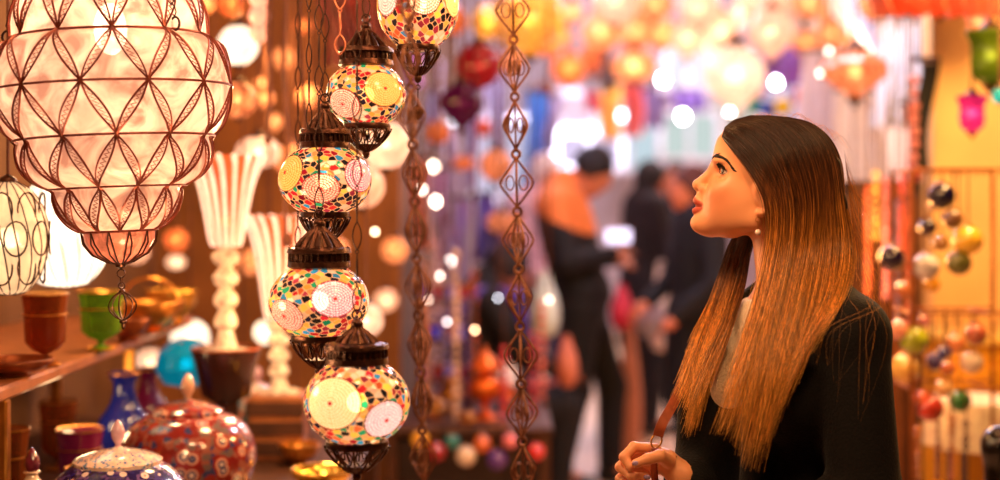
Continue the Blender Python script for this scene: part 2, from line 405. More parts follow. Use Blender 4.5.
def crown_cap(R, H):
    """domed bronze cap of overlapping leaves over a pierced gallery"""
    b = MB()
    b.lathe([(R*.9, 0), (R*1.02, .003), (R*1.0, .012), (R*.86, .014)], 40); b.lathe([(R*.93, .024), (R*1.04, .026), (R*1.0, .033), (R*.7, .036)], 40)
    for k in range(30):
        t = 2*PI*k/30; x, y = R*.95*math.cos(t), R*.95*math.sin(t); b.tube([(x, y, .010), (x*1.02, y*1.02, .018), (x, y, .027)], .0016, 4)
    b.lathe([(R*.9, .012), (R*.9, .026)], 40, cap=False)
    prof = [(R*.96, .033), (R*.80, H*.42), (R*.56, H*.66), (R*.32, H*.84), (R*.16, H*.93), (R*.13, H)]
    b.lathe([(r*.93, z) for r, z in prof], 32)
    for k in range(14):
        t = 2*PI*k/14
        for dt, rr in ((-.12, .0021), (.12, .0021), (0, .0034)):
            b.tube([((r*(1.0 if dt else 1.04))*math.cos(t+dt*(r/R)), (r*(1.0 if dt else 1.04))*math.sin(t+dt*(r/R)), z) for r, z in prof], rr, 5)
    b.ball((0, 0, H+.004), (R*.2, R*.2, .009), 12, 8); b.ring((0, 0, H+.019), .0075, .0018, 14, 5, Matrix.Rotation(PI/2, 3, 'X'))
    return b
def cup_base(R, H):
    """openwork bronze cup: scrolled ribs running down to a knob"""
    b = MB(); b.lathe([(R*.86, 0), (R*1.0, -.002), (R*1.03, -.007), (R*.98, -.012), (R*.84, -.012)], 36)
    n = 12; f = lambda u: (R*.97*(1-u**1.35)**.72+.004, -.010-u*(H-.014))
    for k in range(n):
        t = 2*PI*k/n
        b.tube([(f(u)[0]*math.cos(t), f(u)[0]*math.sin(t), f(u)[1]) for u in [i/9 for i in range(10)]], .0019, 5)
        lp = []
        for i in range(18):
            a = 2*PI*i/18; u = .34+.27*math.sin(a); dt = .19*math.cos(a)*(1-.3*math.sin(a)); r, z = f(u); lp.append((r*math.cos(t+PI/n+dt), r*math.sin(t+PI/n+dt), z))
        b.tube(lp, .0014, 4, closed=True)
    b.lathe([(f(u)[0]*.9, f(u)[1]) for u in (.68, .78, .88, .97)], 24); b.ball((0, 0, -H), (.007, .007, .009), 10, 8)
    return b
def wire_chain(z0, z1, w=.012, seg=.052, r=.0011):
    b = MB(); z = z0; k = 0
    while z < z1:
        e = min(seg, z1-z); 
        for sg in (-1, 1):
            pts = [(sg*w*.5*math.sin(PI*i/6)**.8 if 0 < i < 6 else 0, 0, z+e*.9*i/6) for i in range(7)]
            if k % 2: pts = [(p[1], p[0], p[2]) for p in pts]
            b.tube(pts, r, 4)
        b.ring((0, 0, z+e*.95), .0028, .0009, 10, 4, Matrix.Rotation(PI/2, 3, 'X' if k % 2 else 'Y')); z += e; k += 1
    return b
W = (1, .88, .66)
def mosaic_lantern(px, py, Y, wpx, hpx, cap, cup, ros, seed, label, tail=0, chainx=0, clear=.18, seeds=600, beam=2.42, es=1.0, chain=True):
    c = P(px, py, Y); R = wpx/2*S(Y); H = hpx/2*S(Y); sq = .80 if not hpx else (H/R)*1.12
    t = thing('mosaic_lantern', label, 'lantern', c, 'mosaic lanterns hung in a cascade')
    g = mosaic(R, sq, ros, seed, seeds).build('globe', vmat('mosaic_glass', .14, es=es, trans=.45, clear=clear, coat=.3), t)
    gb = MB().ball((0, 0, 0), R*.2, 14, 10).build('bulb', bulb_warm, t)
    zc = H*.93; cp = crown_cap(cap[0]*S(Y), cap[1]*S(Y)).build('cap', bronze, t, loc=(0, 0, zc))
    cb = cup_base(cup[0]*S(Y), cup[1]*S(Y)).build('cup', bronze, t, loc=(0, 0, -H*.93))
    if tail:
        b = MB(); z = -H*.93-cup[1]*S(Y)-.004; b.tube([(0, 0, z+.006), (0, 0, z-.045)], .0011, 5); b.ball((0, 0, z-.056), (.0085, .0085, .014), 12, 10)
        for k in range(6): b.ring((0, 0, z-.056), .0095, .0009, 14, 4, Matrix.Rotation(k*PI/6, 3, 'Z') @ Matrix.Rotation(PI/2, 3, 'X'))
        b.ring((0, 0, z-.012), .004, .001, 10, 4, Matrix.Rotation(PI/2, 3, 'X')); b.build('pendant', bronze, t)
    z0 = zc+cap[1]*S(Y)+.02; z1 = beam-c.z
    wire_chain(z0, z1, .014, .05).build('chain', dark_iron, t)
    return t
# rosette azimuths: -PI/2 faces the camera, -PI is screen left
def az(d): return -PI/2+math.radians(d)
mosaic_lantern(418, 5, 2.45, 82, 84, (23, 30), (21, 34), [(az(12), .12, .42, (1, .86, .62), (.75, .2, .1)), (az(-48), .0+.1, .40, (1, .84, .74), (.7, .25, .22)), (az(66), .1, .4, (1, .8, .3), (.8, .4, .1)), (az(140), 0, .4, W, (.7, .2, .1)), (az(210), 0, .4, W, (.7, .2, .1))], 3, 'mosaic lantern cut off by the top edge, a black bead pendant under its cup', tail=1)
mosaic_lantern(366, 95, 2.5, 80, 60, (27, 38), (24, 31), [(az(34), .12, .52, (1, .55, .17), (.7, .3, .05)), (az(-32), -.35, .45, (1, .72, .5), (.7, .08, .05)), (az(110), 0, .4, W, (.7, .2, .1)), (az(190), 0, .4, W, (.7, .2, .1)), (az(260), .1, .4, W, (.7, .2, .1))], 5, 'mosaic lantern second from top, big yellow rosette on its right side')
mosaic_lantern(325, 180, 2.38, 93, 66, (25, 40), (24, 35), [(az(-52), .2, .50, (1, .52, .15), (.7, .25, .03)), (az(2), -.25, .40, (1, .6, .38), (.62, .06, .04)), (az(58), .12, .44, (1, .66, .56), (.72, .05, .16)), (az(150), 0, .4, W, (.7, .2, .1)), (az(230), 0, .4, W, (.7, .2, .1))], 8, 'mosaic lantern third from top, yellow rosette left and crimson ringed one right')
mosaic_lantern(319, 301, 2.28, 100, 70, (31, 42), (27, 37), [(az(26), .14, .46, (1, .74, .68), (.8, .16, .2)), (az(-38), -.32, .42, (1, .5, .36), (.7, .1, .08)), (az(100), .1, .4, W, (.7, .2, .1)), (az(180), 0, .4, W, (.7, .2, .1)), (az(250), 0, .4, W, (.7, .2, .1))], 13, 'mosaic lantern fourth from top with pink ringed rosette at its right')
mosaic_lantern(357, 402, 2.18, 106, 80, (31, 38), (31, 37), [(az(-24), .12, .58, (1, .78, .42), (.95, .5, .18)), (az(40), -.28, .42, (1, .76, .74), (.85, .35, .38)), (az(110), .1, .4, W, (.7, .2, .1)), (az(190), 0, .4, W, (.7, .2, .1)), (az(255), 0, .4, W, (.7, .2, .1))], 21, 'lowest mosaic lantern of the cascade, large cream rosette at its left', es=1.5)
# ================================================================ caged blown-glass lantern, top left
def caged_lantern():
    Y = 2.4; s = S(Y); c = P(115, 133, Y)
    t = thing('caged_glass_lantern', 'large tiered pale glass lantern in leaf-shaped copper wire netting', 'lantern', c)
    tilt = Matrix.Rotation(math.radians(-2.5), 4, 'Y'); t.rotation_euler = tilt.to_euler()
    tiers = [([(30, 110), (52, 104), (72, 82), (88, 52), (95, 26), (95, 0)], -1), ([(95, 0), (108, -8), (114, -26), (116, -53), (113, -76), (105, -96), (96, -105)], 0), ([(93, -107), (95, -118), (92, -136), (83, -150), (70, -159)], 1), ([(63, -161), (62, -172), (56, -188), (46, -199), (36, -204)], 2)]
    z0 = 106           # the row of the top wire ring above the origin, in px
    zmap = lambda q: float(np.interp(q, [-131, -98, -54, 0, 53, 106, 216], [-131, -98, -54.5, -6, 43, 94, 180]))
    prof = []
    for pr, _ in tiers: prof += [(r*s, zmap(z+z0)*s) for r, z in pr]
    prof = [(r, z) for i, (r, z) in enumerate(prof)]
    fine = [tuple(q) for q in cr(prof, 90)]
    def rad(z):
        for i in range(len(fine)-1):
            a, b = fine[i], fine[i+1]
            if (a[1]-z)*(b[1]-z) <= 0 and a[1] != b[1]: return a[0]+(b[0]-a[0])*(z-a[1])/(b[1]-a[1])
        return fine[0][0] if z > fine[0][1] else fine[-1][0]
    MB().lathe(fine, 96, flute=lambda th, i: .985+.006*math.sin(12*th+i*.5), cap=False).build('glass_shade', lampglass('blown_glass', (250, 196, 170), .42, .16, .5, 16, .55, 1.2), t)
    MB().lathe([(r*s, (z+z0)*s) for r, z in ((35, -205), (34, -214), (27, -226), (14, -234), (0, -237))], 40).build('glass_tip', lampglass('blown_glass_tip', (214, 130, 100), .35, .1, .3, 30, .5, .6), t)
    MB().ball((0, 0, 104*s), (.028, .028, .045), 16, 12).build('bulb', emit('bulb_big', (255, 236, 214), 16), t)
    light(c+Vector((0, -.0, 105*s)), 3.2, (255, 214, 180), .05)
    w = MB()
    rings = [(97, 78), (0+z0, 0), (z0-53, 0), (z0-106, 0), (z0-160, 0), (z0-204, 0)]
    zs = [zmap(q) for q in (z0+78, z0, z0-53, z0-106, z0-160, z0-204)]
    rr = [76, 96, 117, 97, 67, 37]
    for z, r in zip(zs, rr): w.ring((0, 0, z*s), r*s+.001, .0021, 72, 6)
    N = 12
    def leaf(ta, za, ra, tb, zb, rb, open_=1.):
        w_ = .085
        ctr = []
        for i in range(13):
            u = i/12; z = za+(zb-za)*u; th = ta+(tb-ta)*u
            base = rad(z*s) if 0 < u < 1 else (ra if u == 0 else rb)*s
            ctr.append((th, max(base, 0)+.002, z*s, math.sin(PI*u)))
        for sg in (-1, 1):
            w.tube([(r*math.cos(th+sg*w_*o*open_*.1/max(r, .04)), r*math.sin(th+sg*w_*o*open_*.1/max(r, .04)), z) for th, r, z, o in ctr], .0019, 4)
        tw = []
        for i in range(37):
            u = i/36; k = min(int(u*12), 11); f = u*12-k; a, b = ctr[k], ctr[k+1]; th = a[0]+(b[0]-a[0])*f; r = a[1]+(b[1]-a[1])*f; z = a[2]+(b[2]-a[2])*f; o = math.sin(PI*u)
            q = w_*o*.06/max(r, .04)*math.sin(i*PI/1.5); tw.append((r*math.cos(th+q), r*math.sin(th+q), z))
        w.tube(tw, .0009, 3)
    for j in range(5):
        off = (PI/N if j % 2 else 0)+.02
        for k in range(N):
            a = 2*PI*k/N+off
            for sg in (-1, 1): leaf(a, zs[j], rr[j], a+sg*PI/N, zs[j+1], rr[j+1])
    w.build('wire_cage', copper, t)
    b = MB(); lo = z0-204
    for k in range(12):
        a = 2*PI*k/12; pr = [(37, lo), (35, lo-12), (27, lo-23), (13, lo-31), (2, lo-34)]
        for sg in (-1, 1):
            b.tube([(r*s*1.03*math.cos(a+sg*.1*math.sin(PI*i/4)), r*s*1.03*math.sin(a+sg*.1*math.sin(PI*i/4)), z*s) for i, (r, z) in enumerate(pr)], .0014, 4)
    b.lathe([(6*s, (lo-31)*s), (5*s, (lo-36)*s), (1*s, (lo-38)*s)], 12)
    b.build('cage_bottom', bronze, t)
    b = MB(); zt = (lo-38)*s
    b.ring((0, 0, zt-.008), .007, .0013, 14, 5, Matrix.Rotation(PI/2, 3, 'X'))
    for i in range(3): b.ring((0, 0, zt-.020-i*.009), .0055, .0016, 12, 5, Matrix.Rotation(PI/2, 3, 'X' if i % 2 else 'Y'))
    zc = zt-.062; b.ball((0, 0, zc+.022), (.006, .006, .005), 10, 8)
    for k in range(12):
        a = 2*PI*k/12
        b.tube([((.0035+.0205*math.sin(PI*u)**.8)*math.cos(a), (.0035+.0205*math.sin(PI*u)**.8)*math.sin(a), zc+.022-u*.048) for u in [i/10 for i in range(11)]], .0013, 4)
    b.ball((0, 0, zc-.029), (.007, .007, .004), 10, 8); b.ball((0, 0, zc-.036), (.0035, .0035, .007), 10, 8)
    b.build('finial', bronze, t)
    b = MB()
    for k in range(4):
        a = math.radians((-37, 53, 128, 188)[k]); r = 98*s; z = zmap(z0+6)*s
        M_ = Matrix.Rotation(a, 3, 'Z') @ Matrix.Rotation(PI/2, 3, 'X')
        b.ring((r*math.cos(a), r*math.sin(a), z), .011, .0022, 16, 6, M_)
        p0 = Vector((r*math.cos(a), r*math.sin(a), z+.012)); p1 = Vector((.03*math.cos(a), .03*math.sin(a), .62)); n = 22
        for i in range(n):
            q0 = p0.lerp(p1, i/n); q1 = p0.lerp(p1, (i+1.15)/n); x = Vector((-math.sin(a), math.cos(a), 0))*.006 if i % 2 else Vector((math.cos(a), math.sin(a), 0))*.006
            m_ = (q0+q1)/2; b.tube([q0, q0.lerp(q1, .3)+x, q0.lerp(q1, .7)+x, q1, q0.lerp(q1, .7)-x, q0.lerp(q1, .3)-x], .0015, 4, closed=True)
    b.tube([(0, 0, .60), (0, 0, 2.42-c.z)], .003, 6); b.ball((0, 0, .62), .03, 14, 8)
    b.build('suspension_chain', dark_iron, t)
caged_lantern()
# ================================================================ long iron chains of caged diamond links
def cage_chain(pxt, pxb, Y, wpx, per, y0, label, beam, m, nlinks, ph=0):
    """pxt, pxb: column at the top and the bottom of the frame"""
    s = S(Y); top = P(pxt, y0, Y); ln = per*s; w = wpx*s/2
    t = thing('hanging_chain', label, 'chain', (P(pxt+2, 0, Y).x, Y, top.z), 'long chains of caged diamond links')
    dx = (pxb-pxt)*s/2
    b = MB(); zz = 0
    for k in range(nlinks):
        z1 = -k*ln; f = lambda z: dx*(-z/(280*s)) if True else 0
        r0 = .11*ln; zc = z1-r0*.6
        b.ring((0, 0, zc), r0*.62, .0026, 14, 6, Matrix.Rotation(PI/2, 3, 'X') if k % 2 == 0 else Matrix.Rotation(PI/2, 3, 'X') @ Matrix.Rotation(.9, 3, 'Z'))
        ztop = z1-r0*1.25; zb = z1-ln+r0*.1; h = ztop-zb
        for q in range(4):
            a = q*PI/2+.35*(k % 3)+ph
            pts = [(0, 0, ztop), (w*.35, 0, ztop-h*.16), (w*.62, 0, ztop-h*.28), (w, 0, ztop-h*.5), (w*.62, 0, ztop-h*.72), (w*.3, 0, ztop-h*.86), (0, 0, zb)]
            C_ = cr(pts, 15); R_ = Matrix.Rotation(a, 3, 'Z')
            b.tube([R_ @ Vector(p) for p in C_], .0019, 5)
            lp = [(w*.42+w*.26*math.cos(g), 0, (ztop+zb)/2+h*.15*math.sin(g)) for g in [2*PI*i/12 for i in range(12)]]
            b.tube([R_ @ Vector(p) for p in lp], .0012, 4, closed=True)
        b.tube([(0, 0, ztop), (0, 0, zb)], .0016, 5)
        b.ball((0, 0, zb), (.0042, .0042, .003), 8, 6); b.ball((0, 0, ztop), (.0042, .0042, .003), 8, 6)
    o = b.build('links', m, t); hk = MB()
    n = int((beam-top.z)/.03)
    for i in range(n+1): hk.ring((0, 0, .006+i*(beam-top.z)/(n+1)), .011, .0025, 12, 5, Matrix.Rotation(PI/2, 3, 'X') @ Matrix.Rotation((i % 2)*PI/2, 3, 'Y'))
    hk.build('hook_chain', m, t)
    t.rotation_euler = (0, math.atan2(-(pxb-pxt)*s, 480*s), 0); return t
cage_chain(510, 521, 2.10, 33, 57.5, -22, 'rusty caged-link chain hanging left of the man in orange and black', 2.4, rust, 9)
cage_chain(405, 421, 1.98, 27, 57, -30, 'rusty caged-link chain hanging just right of the mosaic lanterns', 2.4, rust, 9, .6)
# thin dark chains and cords behind and before the lanterns
def thin_chain(px, y1, Y, label, m=dark_iron, w=.012, beam=2.42, kind='chain', seg=.05, grp='slim chains and cords among the mosaic lanterns'):
    c = P(px, y1, Y); t = tag(wire_chain(0, beam-c.z, w, seg, .0012).build('hanging_chain', m, loc=c), label, kind, grp); return t
thin_chain(309, 130, 2.30, 'slim dark wire chain just left of the third mosaic lantern chain', w=.009, beam=2.42)
thin_chain(298, 250, 2.6, 'dark wire chain hanging behind the third mosaic lantern at its left', w=.01, beam=2.62)
thin_chain(340, 55, 2.2, 'copper link chain hanging left of the second mosaic lantern, its links pale', m=mat('pinkish_copper', (214, 128, 96), .5, .4), w=.017, seg=.036)
def cord(px0, px1, y1, Y, r, label, beam=2.62, m=cordm):
    a = P(px0, 0, Y); b_ = P(px1, y1, Y); a.z = beam; n = 16
    mb = MB().tube([a.lerp(b_, i/n)+Vector((math.sin(i*1.3+px0)*.004, math.cos(i*1.9)*.004, 0)) for i in range(n+1)], r, 6)
    mb.ball(b_, (r*2.2, r*2.2, r*3), 8, 6)
    tag(mb.build('hanging_rope', m), label, 'rope', 'dark cords hanging behind the mosaic lanterns')
cord(280, 287, 240, 3.3, .006, 'thick dark cord hanging between the crystal lamps and the mosaic lanterns')
cord(292, 305, 205, 3.0, .004, 'thinner dark cord swinging in towards the third mosaic lantern')
cord(272, 268, 140, 3.3, .004, 'short dark cord beside the pink bead strand')
# ================================================================ the woman looking up at the lanterns
def woman():
    Y0 = 2.4; s = S(Y0); fi = math.radians(5)
    O = np.array(P(785, 180, Y0)); e = np.array([math.cos(fi), -math.sin(fi), 0]); nn = np.array([-math.sin(fi), -math.cos(fi), 0]); up = np.array([0, 0, 1.])
    def H(px, py, l=0.):                     # a point of the head's mid-plane, moved l metres towards her left ear
        k = 1-l/Y0; px = 500+(px-500)*k; py = HY+(py-HY)*k
        return O+e*(px-785)*s+up*(180-py)*s+nn*l
    def both(f):
        for sg in (-1, 1): f(sg)
    def Rt(deg):                             # rotation in the profile plane: columns = long axis at deg above 'backwards', normal, lateral
        a = math.radians(deg); A = e*math.cos(a)+up*math.sin(a); B = -e*math.sin(a)+up*math.cos(a)
        return np.stack([A, B, nn], 1)
    root = thing('person', 'long-haired woman in black coat gazing up at the lamps, holding a brown strap', 'person', (O[0], O[1], 0))
    off = np.array([O[0], O[1], 0.])
    hd = SDF()
    hd.ell(H(782, 172), (.090, .086, .072), .01, Rt(20))                  # skull
    hd.ell(H(752, 160), (.072, .062, .064), .03, Rt(-60))                 # forehead
    hd.ell(H(738, 196), (.050, .072, .055), .03, Rt(-20))                 # face
    hd.ell(H(728, 209), (.042, .038, .043), .03, Rt(-15))                 # muzzle
    both(lambda g: hd.ell(H(727, 191, g*.036), (.026, .020, .020), .02, Rt(15)))    # cheekbones
    both(lambda g: hd.ell(H(733, 210, g*.034), (.030, .024, .017), .02, Rt(10)))    # cheeks
    both(lambda g: hd.ell(H(755, 205, g*.050), (.030, .030, .014), .02, Rt(10)))
    both(lambda g: hd.cone(H(710, 224, g*.012), H(757, 221, g*.049), .012, .015, .02))   # jaw line
    hd.ell(H(700.3, 223.8), (.0158, .0145, .017), .008, Rt(-20))               # chin
    hd.ell(H(710, 222), (.022, .018, .024), .015)
    both(lambda g: hd.ell(H(722, 161, g*.024), (.013, .0085, .018), .012, Rt(-25))) # brow
    hd.cone(H(722, 160), H(717, 167), .012, .0085, .012)
    hd.cone(H(717.5, 167), H(699, 183.5), .0072, .0078, .010)             # nose bridge
    hd.ell(H(698.6, 185.3), (.0090, .0082, .0088), .006)                        # tip
    both(lambda g: hd.ell(H(705, 188.5, g*.0105), (.0085, .0068, .0050), .005, Rt(-15)))    # wings
    hd.cone(H(702, 190), H(706, 197), .006, .009, .007)
    both(lambda g: hd.ell(H(700.5, 191.2, g*.0062), (.0050, .0032, .0030), .002, Rt(-10), sub=True))
    hd.cone(H(707, 195), H(702, 201), .013, .011, .01)
    # lips
    lipU = []; 
    hd.chain([H(699.5, 199.7), H(699.5, 199.9)], [.0072, .0072], .006)
    both(lambda g: hd.cone(H(697.8, 200.6, g*.004), H(708, 206.4, g*.020), .0062, .0022, .004))
    both(lambda g: hd.cone(H(697.0, 210.6, g*.003), H(708, 207.4, g*.019), .0070, .0022, .004))
    hd.ell(H(706, 217), (.011, .008, .014), .008)
    both(lambda g: hd.cone(H(692.5, 206.0, g*0), H(708.5, 206.9, g*.020), .0032, .0009, .002, sub=True))
    # eye sockets, lids
    both(lambda g: hd.ell(H(722, 172, g*.036), (.013, .009, .016), .012, Rt(-20), sub=True))
    ec = [H(730.3, 171.5, g*.0325) for g in (-1, 1)]
    for q in ec: hd.ell(q, (.0142,)*3, .004)
    for g, q in zip((-1, 1), ec):
        fdir = -e*.82+nn*g*.50+up*.12; fdir /= np.linalg.norm(fdir)
        hz = np.cross(up, fdir); hz /= np.linalg.norm(hz); vz = np.cross(fdir, hz)
        a = math.radians(-14*g); hz2 = hz*math.cos(a)+vz*math.sin(a); vz2 = -hz*math.sin(a)+vz*math.cos(a)
        hd.ell(q+fdir*.0125, (.0085, .0132, .0051), .0012, np.stack([fdir, hz2, vz2], 1), sub=True)
    # ears
    both(lambda g: hd.ell(H(767, 196, g*.068), (.014, .026, .008), .006, Rt(18)))
    both(lambda g: hd.ell(H(766, 213, g*.068), (.009, .010, .006), .006))
    both(lambda g: hd.ell(H(765, 197, g*.077), (.007, .016, .005), .004, Rt(18), sub=True))
    # neck and shoulders
    neck = [H(779, 205), H(786, 252), H(790, 300)]
    hd.cone(H(776, 214), H(785, 262), .050, .046, .02); hd.cone(H(785, 262), H(790, 312), .046, .054, .02)
    both(lambda g: hd.cone(H(774, 222, g*.035), H(768, 300, g*.012), .014, .014, .02))
    C = np.array(P(792, 322, 2.41)); a = math.radians(33)
    f = np.array([-math.cos(a), -math.sin(a), 0]); lf = np.array([math.sin(a), -math.cos(a), 0])
    B = lambda fx, ly, z: np.array([C[0], C[1], 0])+f*fx+lf*ly+up*z
    Rb = np.stack([f, lf, up], 1)
    sl = np.array(P(849, 338, 2.27)); sr = np.array(P(757, 345, 2.53))
    tor = [('e', B(.0, 0, 1.235), (.075, .125, .05)), ('e', B(.012, 0, 1.13), (.105, .145, .135)), ('e', B(.0, 0, 1.0), (.09, .115, .13)), ('e', B(-.01, 0, .86), (.11, .155, .13))]
    for _, c, r in tor: hd.ell(c, r, .05, Rb)
    both(lambda g: hd.ell(B(.085, g*.07, 1.12), (.055, .06, .055), .03))
    both(lambda g: hd.cone(B(-.02, g*.03, 1.285), (sl if g > 0 else sr)+up*.01, .035, .045, .04))
    el = np.array(P(866, 500, 2.22)); wl = B(.17, .13, .93)       # left elbow, wrist (low, out of frame)
    hd.cone(sl, el, .047, .038, .03); hd.cone(el, wl, .038, .026, .02)
    er = np.array(P(742, 520, 2.50)); wr = np.array(P(676, 470, 2.34))+np.array([.012, 0, -.012])
    hd.cone(sr, er, .047, .038, .03); hd.cone(er, wr, .036, .024, .02)
    legs = []
    for g in (-1, 1):
        hp = B(-.01, g*.085, .82); kn = B(.01, g*.08, .46); an = B(-.02, g*.085, .09)
        legs += [(hp, kn, .082, .052), (kn, an, .052, .034)]
    for A_ in legs: hd.cone(*A_, .03)
    # right hand: palm, five fingers curled round the strap ring
    HP = lambda px, py, Y=2.335: np.array(P(px, py, Y))
    palm = [HP(672, 464, 2.345), HP(657, 458, 2.35)]
    hd.cone(wr, HP(668, 463, 2.345), .023, .021, .012)
    hd.ell(HP(657, 460, 2.35), (.027, .016, .022), .012)
    fing = [[(655, 449, 2.345), (634, 447, 2.335), (624, 457, 2.322), (630, 467, 2.312)],
            [(652, 456, 2.355), (630, 456, 2.35), (620, 467, 2.335), (631, 476, 2.315), (646, 477, 2.308)],
            [(652, 464, 2.36), (630, 468, 2.36), (620, 479, 2.345), (630, 488, 2.32), (643, 489, 2.312)],
            [(654, 471, 2.36), (635, 478, 2.36), (627, 489, 2.345), (637, 497, 2.325), (648, 498, 2.32)]]
    for q in fing:
        pt = [HP(*z) for z in q]; rs = [.0098, .0088, .0082, .0074, .0066][:len(pt)]
        hd.chain(pt, rs, .0035)
    th = [HP(668, 461, 2.325), HP(660, 456, 2.308), HP(648, 459, 2.300), HP(636, 463.5, 2.296)]
    hd.chain(th, [.0125, .0105, .0092, .0076], .004)
    cols_fn = None
    # --- mesh in three resolutions of the same skin
    def part(res, lo, hi, keep):
        prims = []
        for q in hd.p:                       # only the volumes that reach into this box
            if q[0] == 'e': m_ = max(q[2])+.05; l_, h_ = q[1]-m_, q[1]+m_
            else: m_ = max(q[3], q[4])+.05; l_, h_ = np.minimum(q[1], q[2])-m_, np.maximum(q[1], q[2])+m_
            if (l_ < hi).all() and (h_ > lo).all(): prims.append(q)
        s_ = SDF(); s_.p = prims
        v, f_ = s_.mesh(res, lo, hi)
        c_ = v[f_].mean(1); k_ = keep(c_); f_ = f_[k_]
        u, inv = np.unique(f_, return_inverse=True); return v[u], inv.reshape(-1, 4)
    zneck = H(780, 285)[2]
    v1, f1 = part(.0018, H(690, 290)-np.array([.03, .12, .0]), H(850, 105)+np.array([.04, .12, 0]), lambda c: (c[:, 2] > zneck))
    hl, hh = HP(616, 505)-np.array([.012, .05, 0]), HP(676, 436)+np.array([0, .05, .012])
    inhand = lambda c: (c[:, 0] < hh[0]) & (c[:, 1] < 2.40)
    v2, f2 = part(.0019, hl, hh+np.array([.01, 0, 0]), inhand)
    blo, bhi = hd.bounds(); bhi[2] = zneck+.02
    v3, f3 = part(.0075, blo, bhi, lambda c: (c[:, 2] <= zneck+.001) & ~inhand(c))
    V = np.concatenate([v1, v2, v3]); Fq = np.concatenate([f1, f2+len(v1), f3+len(v1)+len(v2)])
    # complexion
    skin = np.array(srgb(240, 168, 122)); V_c = np.tile(skin, (len(V), 1))
    def blob(c, r, col, pw=1., amt=1.):
        d = np.sqrt((((V-c)/r)**2).sum(1)); w_ = np.clip(1-d, 0, 1)**pw*amt; V_c[:] = V_c*(1-w_[:, None])+np.array(srgb(*col))*w_[:, None]
    for g in (-1, 1):
        blob(H(722, 197, g*.045), .045, (228, 134, 100), 1, .55)
    lip = np.array(srgb(194, 88, 70))
    for g in (-1, 1):
        for pr in ((H(696.2, 200.9, g*.004), H(708, 206.4, g*.021), .0066), (H(695.8, 210.2, g*.003), H(708, 207.4, g*.020), .0078)):
            a_, b_, r_ = pr; ba = b_-a_; t_ = np.clip(((V-a_) @ ba)/(ba @ ba), 0, 1); d = np.linalg.norm(V-(a_+t_[:, None]*ba), axis=1)
            w_ = np.clip((r_*(1-.55*t_)-d)/.0018+.5, 0, 1); V_c[:] = V_c*(1-w_[:, None])+lip*w_[:, None]
    nails = [(np.array(HP(635.5, 463.3, 2.2905)), 1), (np.array(HP(647, 477, 2.3025)), 1), (np.array(HP(644, 489, 2.306)), 1)]
    body = mesh_np('body', V-off, Fq, vmat('skin', .42, sss=.25), root, V_c)
    for q, _ in nails:
        MB().ball((0, 0, 0), (.0058, .0026, .0042), 12, 8).build('fingernail', mat('lilac_nail_polish', (178, 158, 214), .15, coat=1, var=.02), body, loc=q-off)['label'] = 'lilac painted fingernail'
    tree = BVHTree.FromPolygons([tuple(p) for p in V], [tuple(q) for q in Fq])
    # --- eyes
    for g, q in zip((-1, 1), ec):
        look = -e*.88+nn*g*.34+up*.30; look /= np.linalg.norm(look)
        eb = MB().ball((0, 0, 0), .0118, 24, 16).build('eyeball', mat('eye_white', (232, 214, 204), .12, coat=1, var=.03), root, loc=q-off)
        Rl = Vector(look).to_track_quat('Z', 'Y').to_matrix()
        MB().lathe([(.0068, .0098), (.0060, .0106), (.0040, .01125), (.0020, .0117), (0, .0119)], 24, M=Rl).build('iris', mat('brown_iris', (34, 16, 10), .1, coat=1), eb)
        MB().lathe([(.0030, .0116), (.0016, .01205), (0, .0121)], 16, M=Rl).build('pupil', mat('pupil_black', (6, 4, 4), .05, coat=1), eb)
    # --- brows and lashes
    for g in (-1, 1):
        ls = []; rd = []
        bp = cr([(715.0, 159.5, g*.012), (721, 156.5, g*.024), (732, 159.0, g*.036), (742, 170.5, g*.046)], 60)
        for i, q in enumerate(bp):
            for k in range(7):
                p0 = H(q[0]+random.uniform(-.8, .8), q[1]+random.uniform(-2.4, 2.0)*(1-i/72)*min(1, .45+i/30), q[2])
                o_ = Vector(p0+nn*g*.03-e*.03); dr = (Vector(p0-nn*g*.01+e*.01)-o_).normalized(); hit = tree.ray_cast(o_, dr, .12)
                if hit[0] is None: continue
                hp_ = np.array(hit[0]); t_ = (e*.9+up*(.35 if i < 25 else -.35)+nn*g*.3)*.0075
                ls.append([hp_+np.array(hit[1])*.0006, hp_+t_*.5+np.array(hit[1])*.0012, hp_+t_+np.array(hit[1])*.0004]); rd.append(.00042)
        strands('eyebrow', [np.array(l)-off for l in ls], rd, mat('brow_hair', (30, 16, 12), .6), root)
    for g, q in zip((-1, 1), ec):
        ls = []; rd = []
        fdir = -e*.82+nn*g*.50+up*.12; fdir /= np.linalg.norm(fdir); hz = np.cross(up, fdir); hz /= np.linalg.norm(hz); vz = np.cross(fdir, hz); a = math.radians(-14*g); hz2 = hz*math.cos(a)+vz*math.sin(a); vz2 = -hz*math.sin(a)+vz*math.cos(a)
        rim = lambda u, sg: q+(lambda d: d/np.linalg.norm(d)*.0146)(fdir*.0125+hz2*.0126*u+vz2*sg*.0050*math.sqrt(max(0, 1-u*u)))
        ls.append([rim(u, 1) for u in np.linspace(-1, 1, 16)]); rd.append(.0016)
        ls.append([rim(u, -1) for u in np.linspace(-1, 1, 16)]); rd.append(.0007)
        for u in np.linspace(-.9, .95, 26):
            b0 = rim(u, 1); d_ = fdir*.9+hz2*u*.6+up*.25; ls.append([b0, b0+d_*.003, b0+d_*.0055+up*.0035, b0+d_*.0065+up*.006]); rd.append(.00035)
        strands('eyelashes', [np.array(l)-off for l in ls], rd, mat('lash_black', (10, 6, 6), .5), root)
    # --- clothes
    coat = SDF(); I = .013
    for _, c, r in tor: coat.ell(c, np.array(r)+I+.004, .05, Rb)
    both(lambda g: coat.ell(B(.085, g*.07, 1.12), np.array((.055, .06, .055))+I+.004, .03))
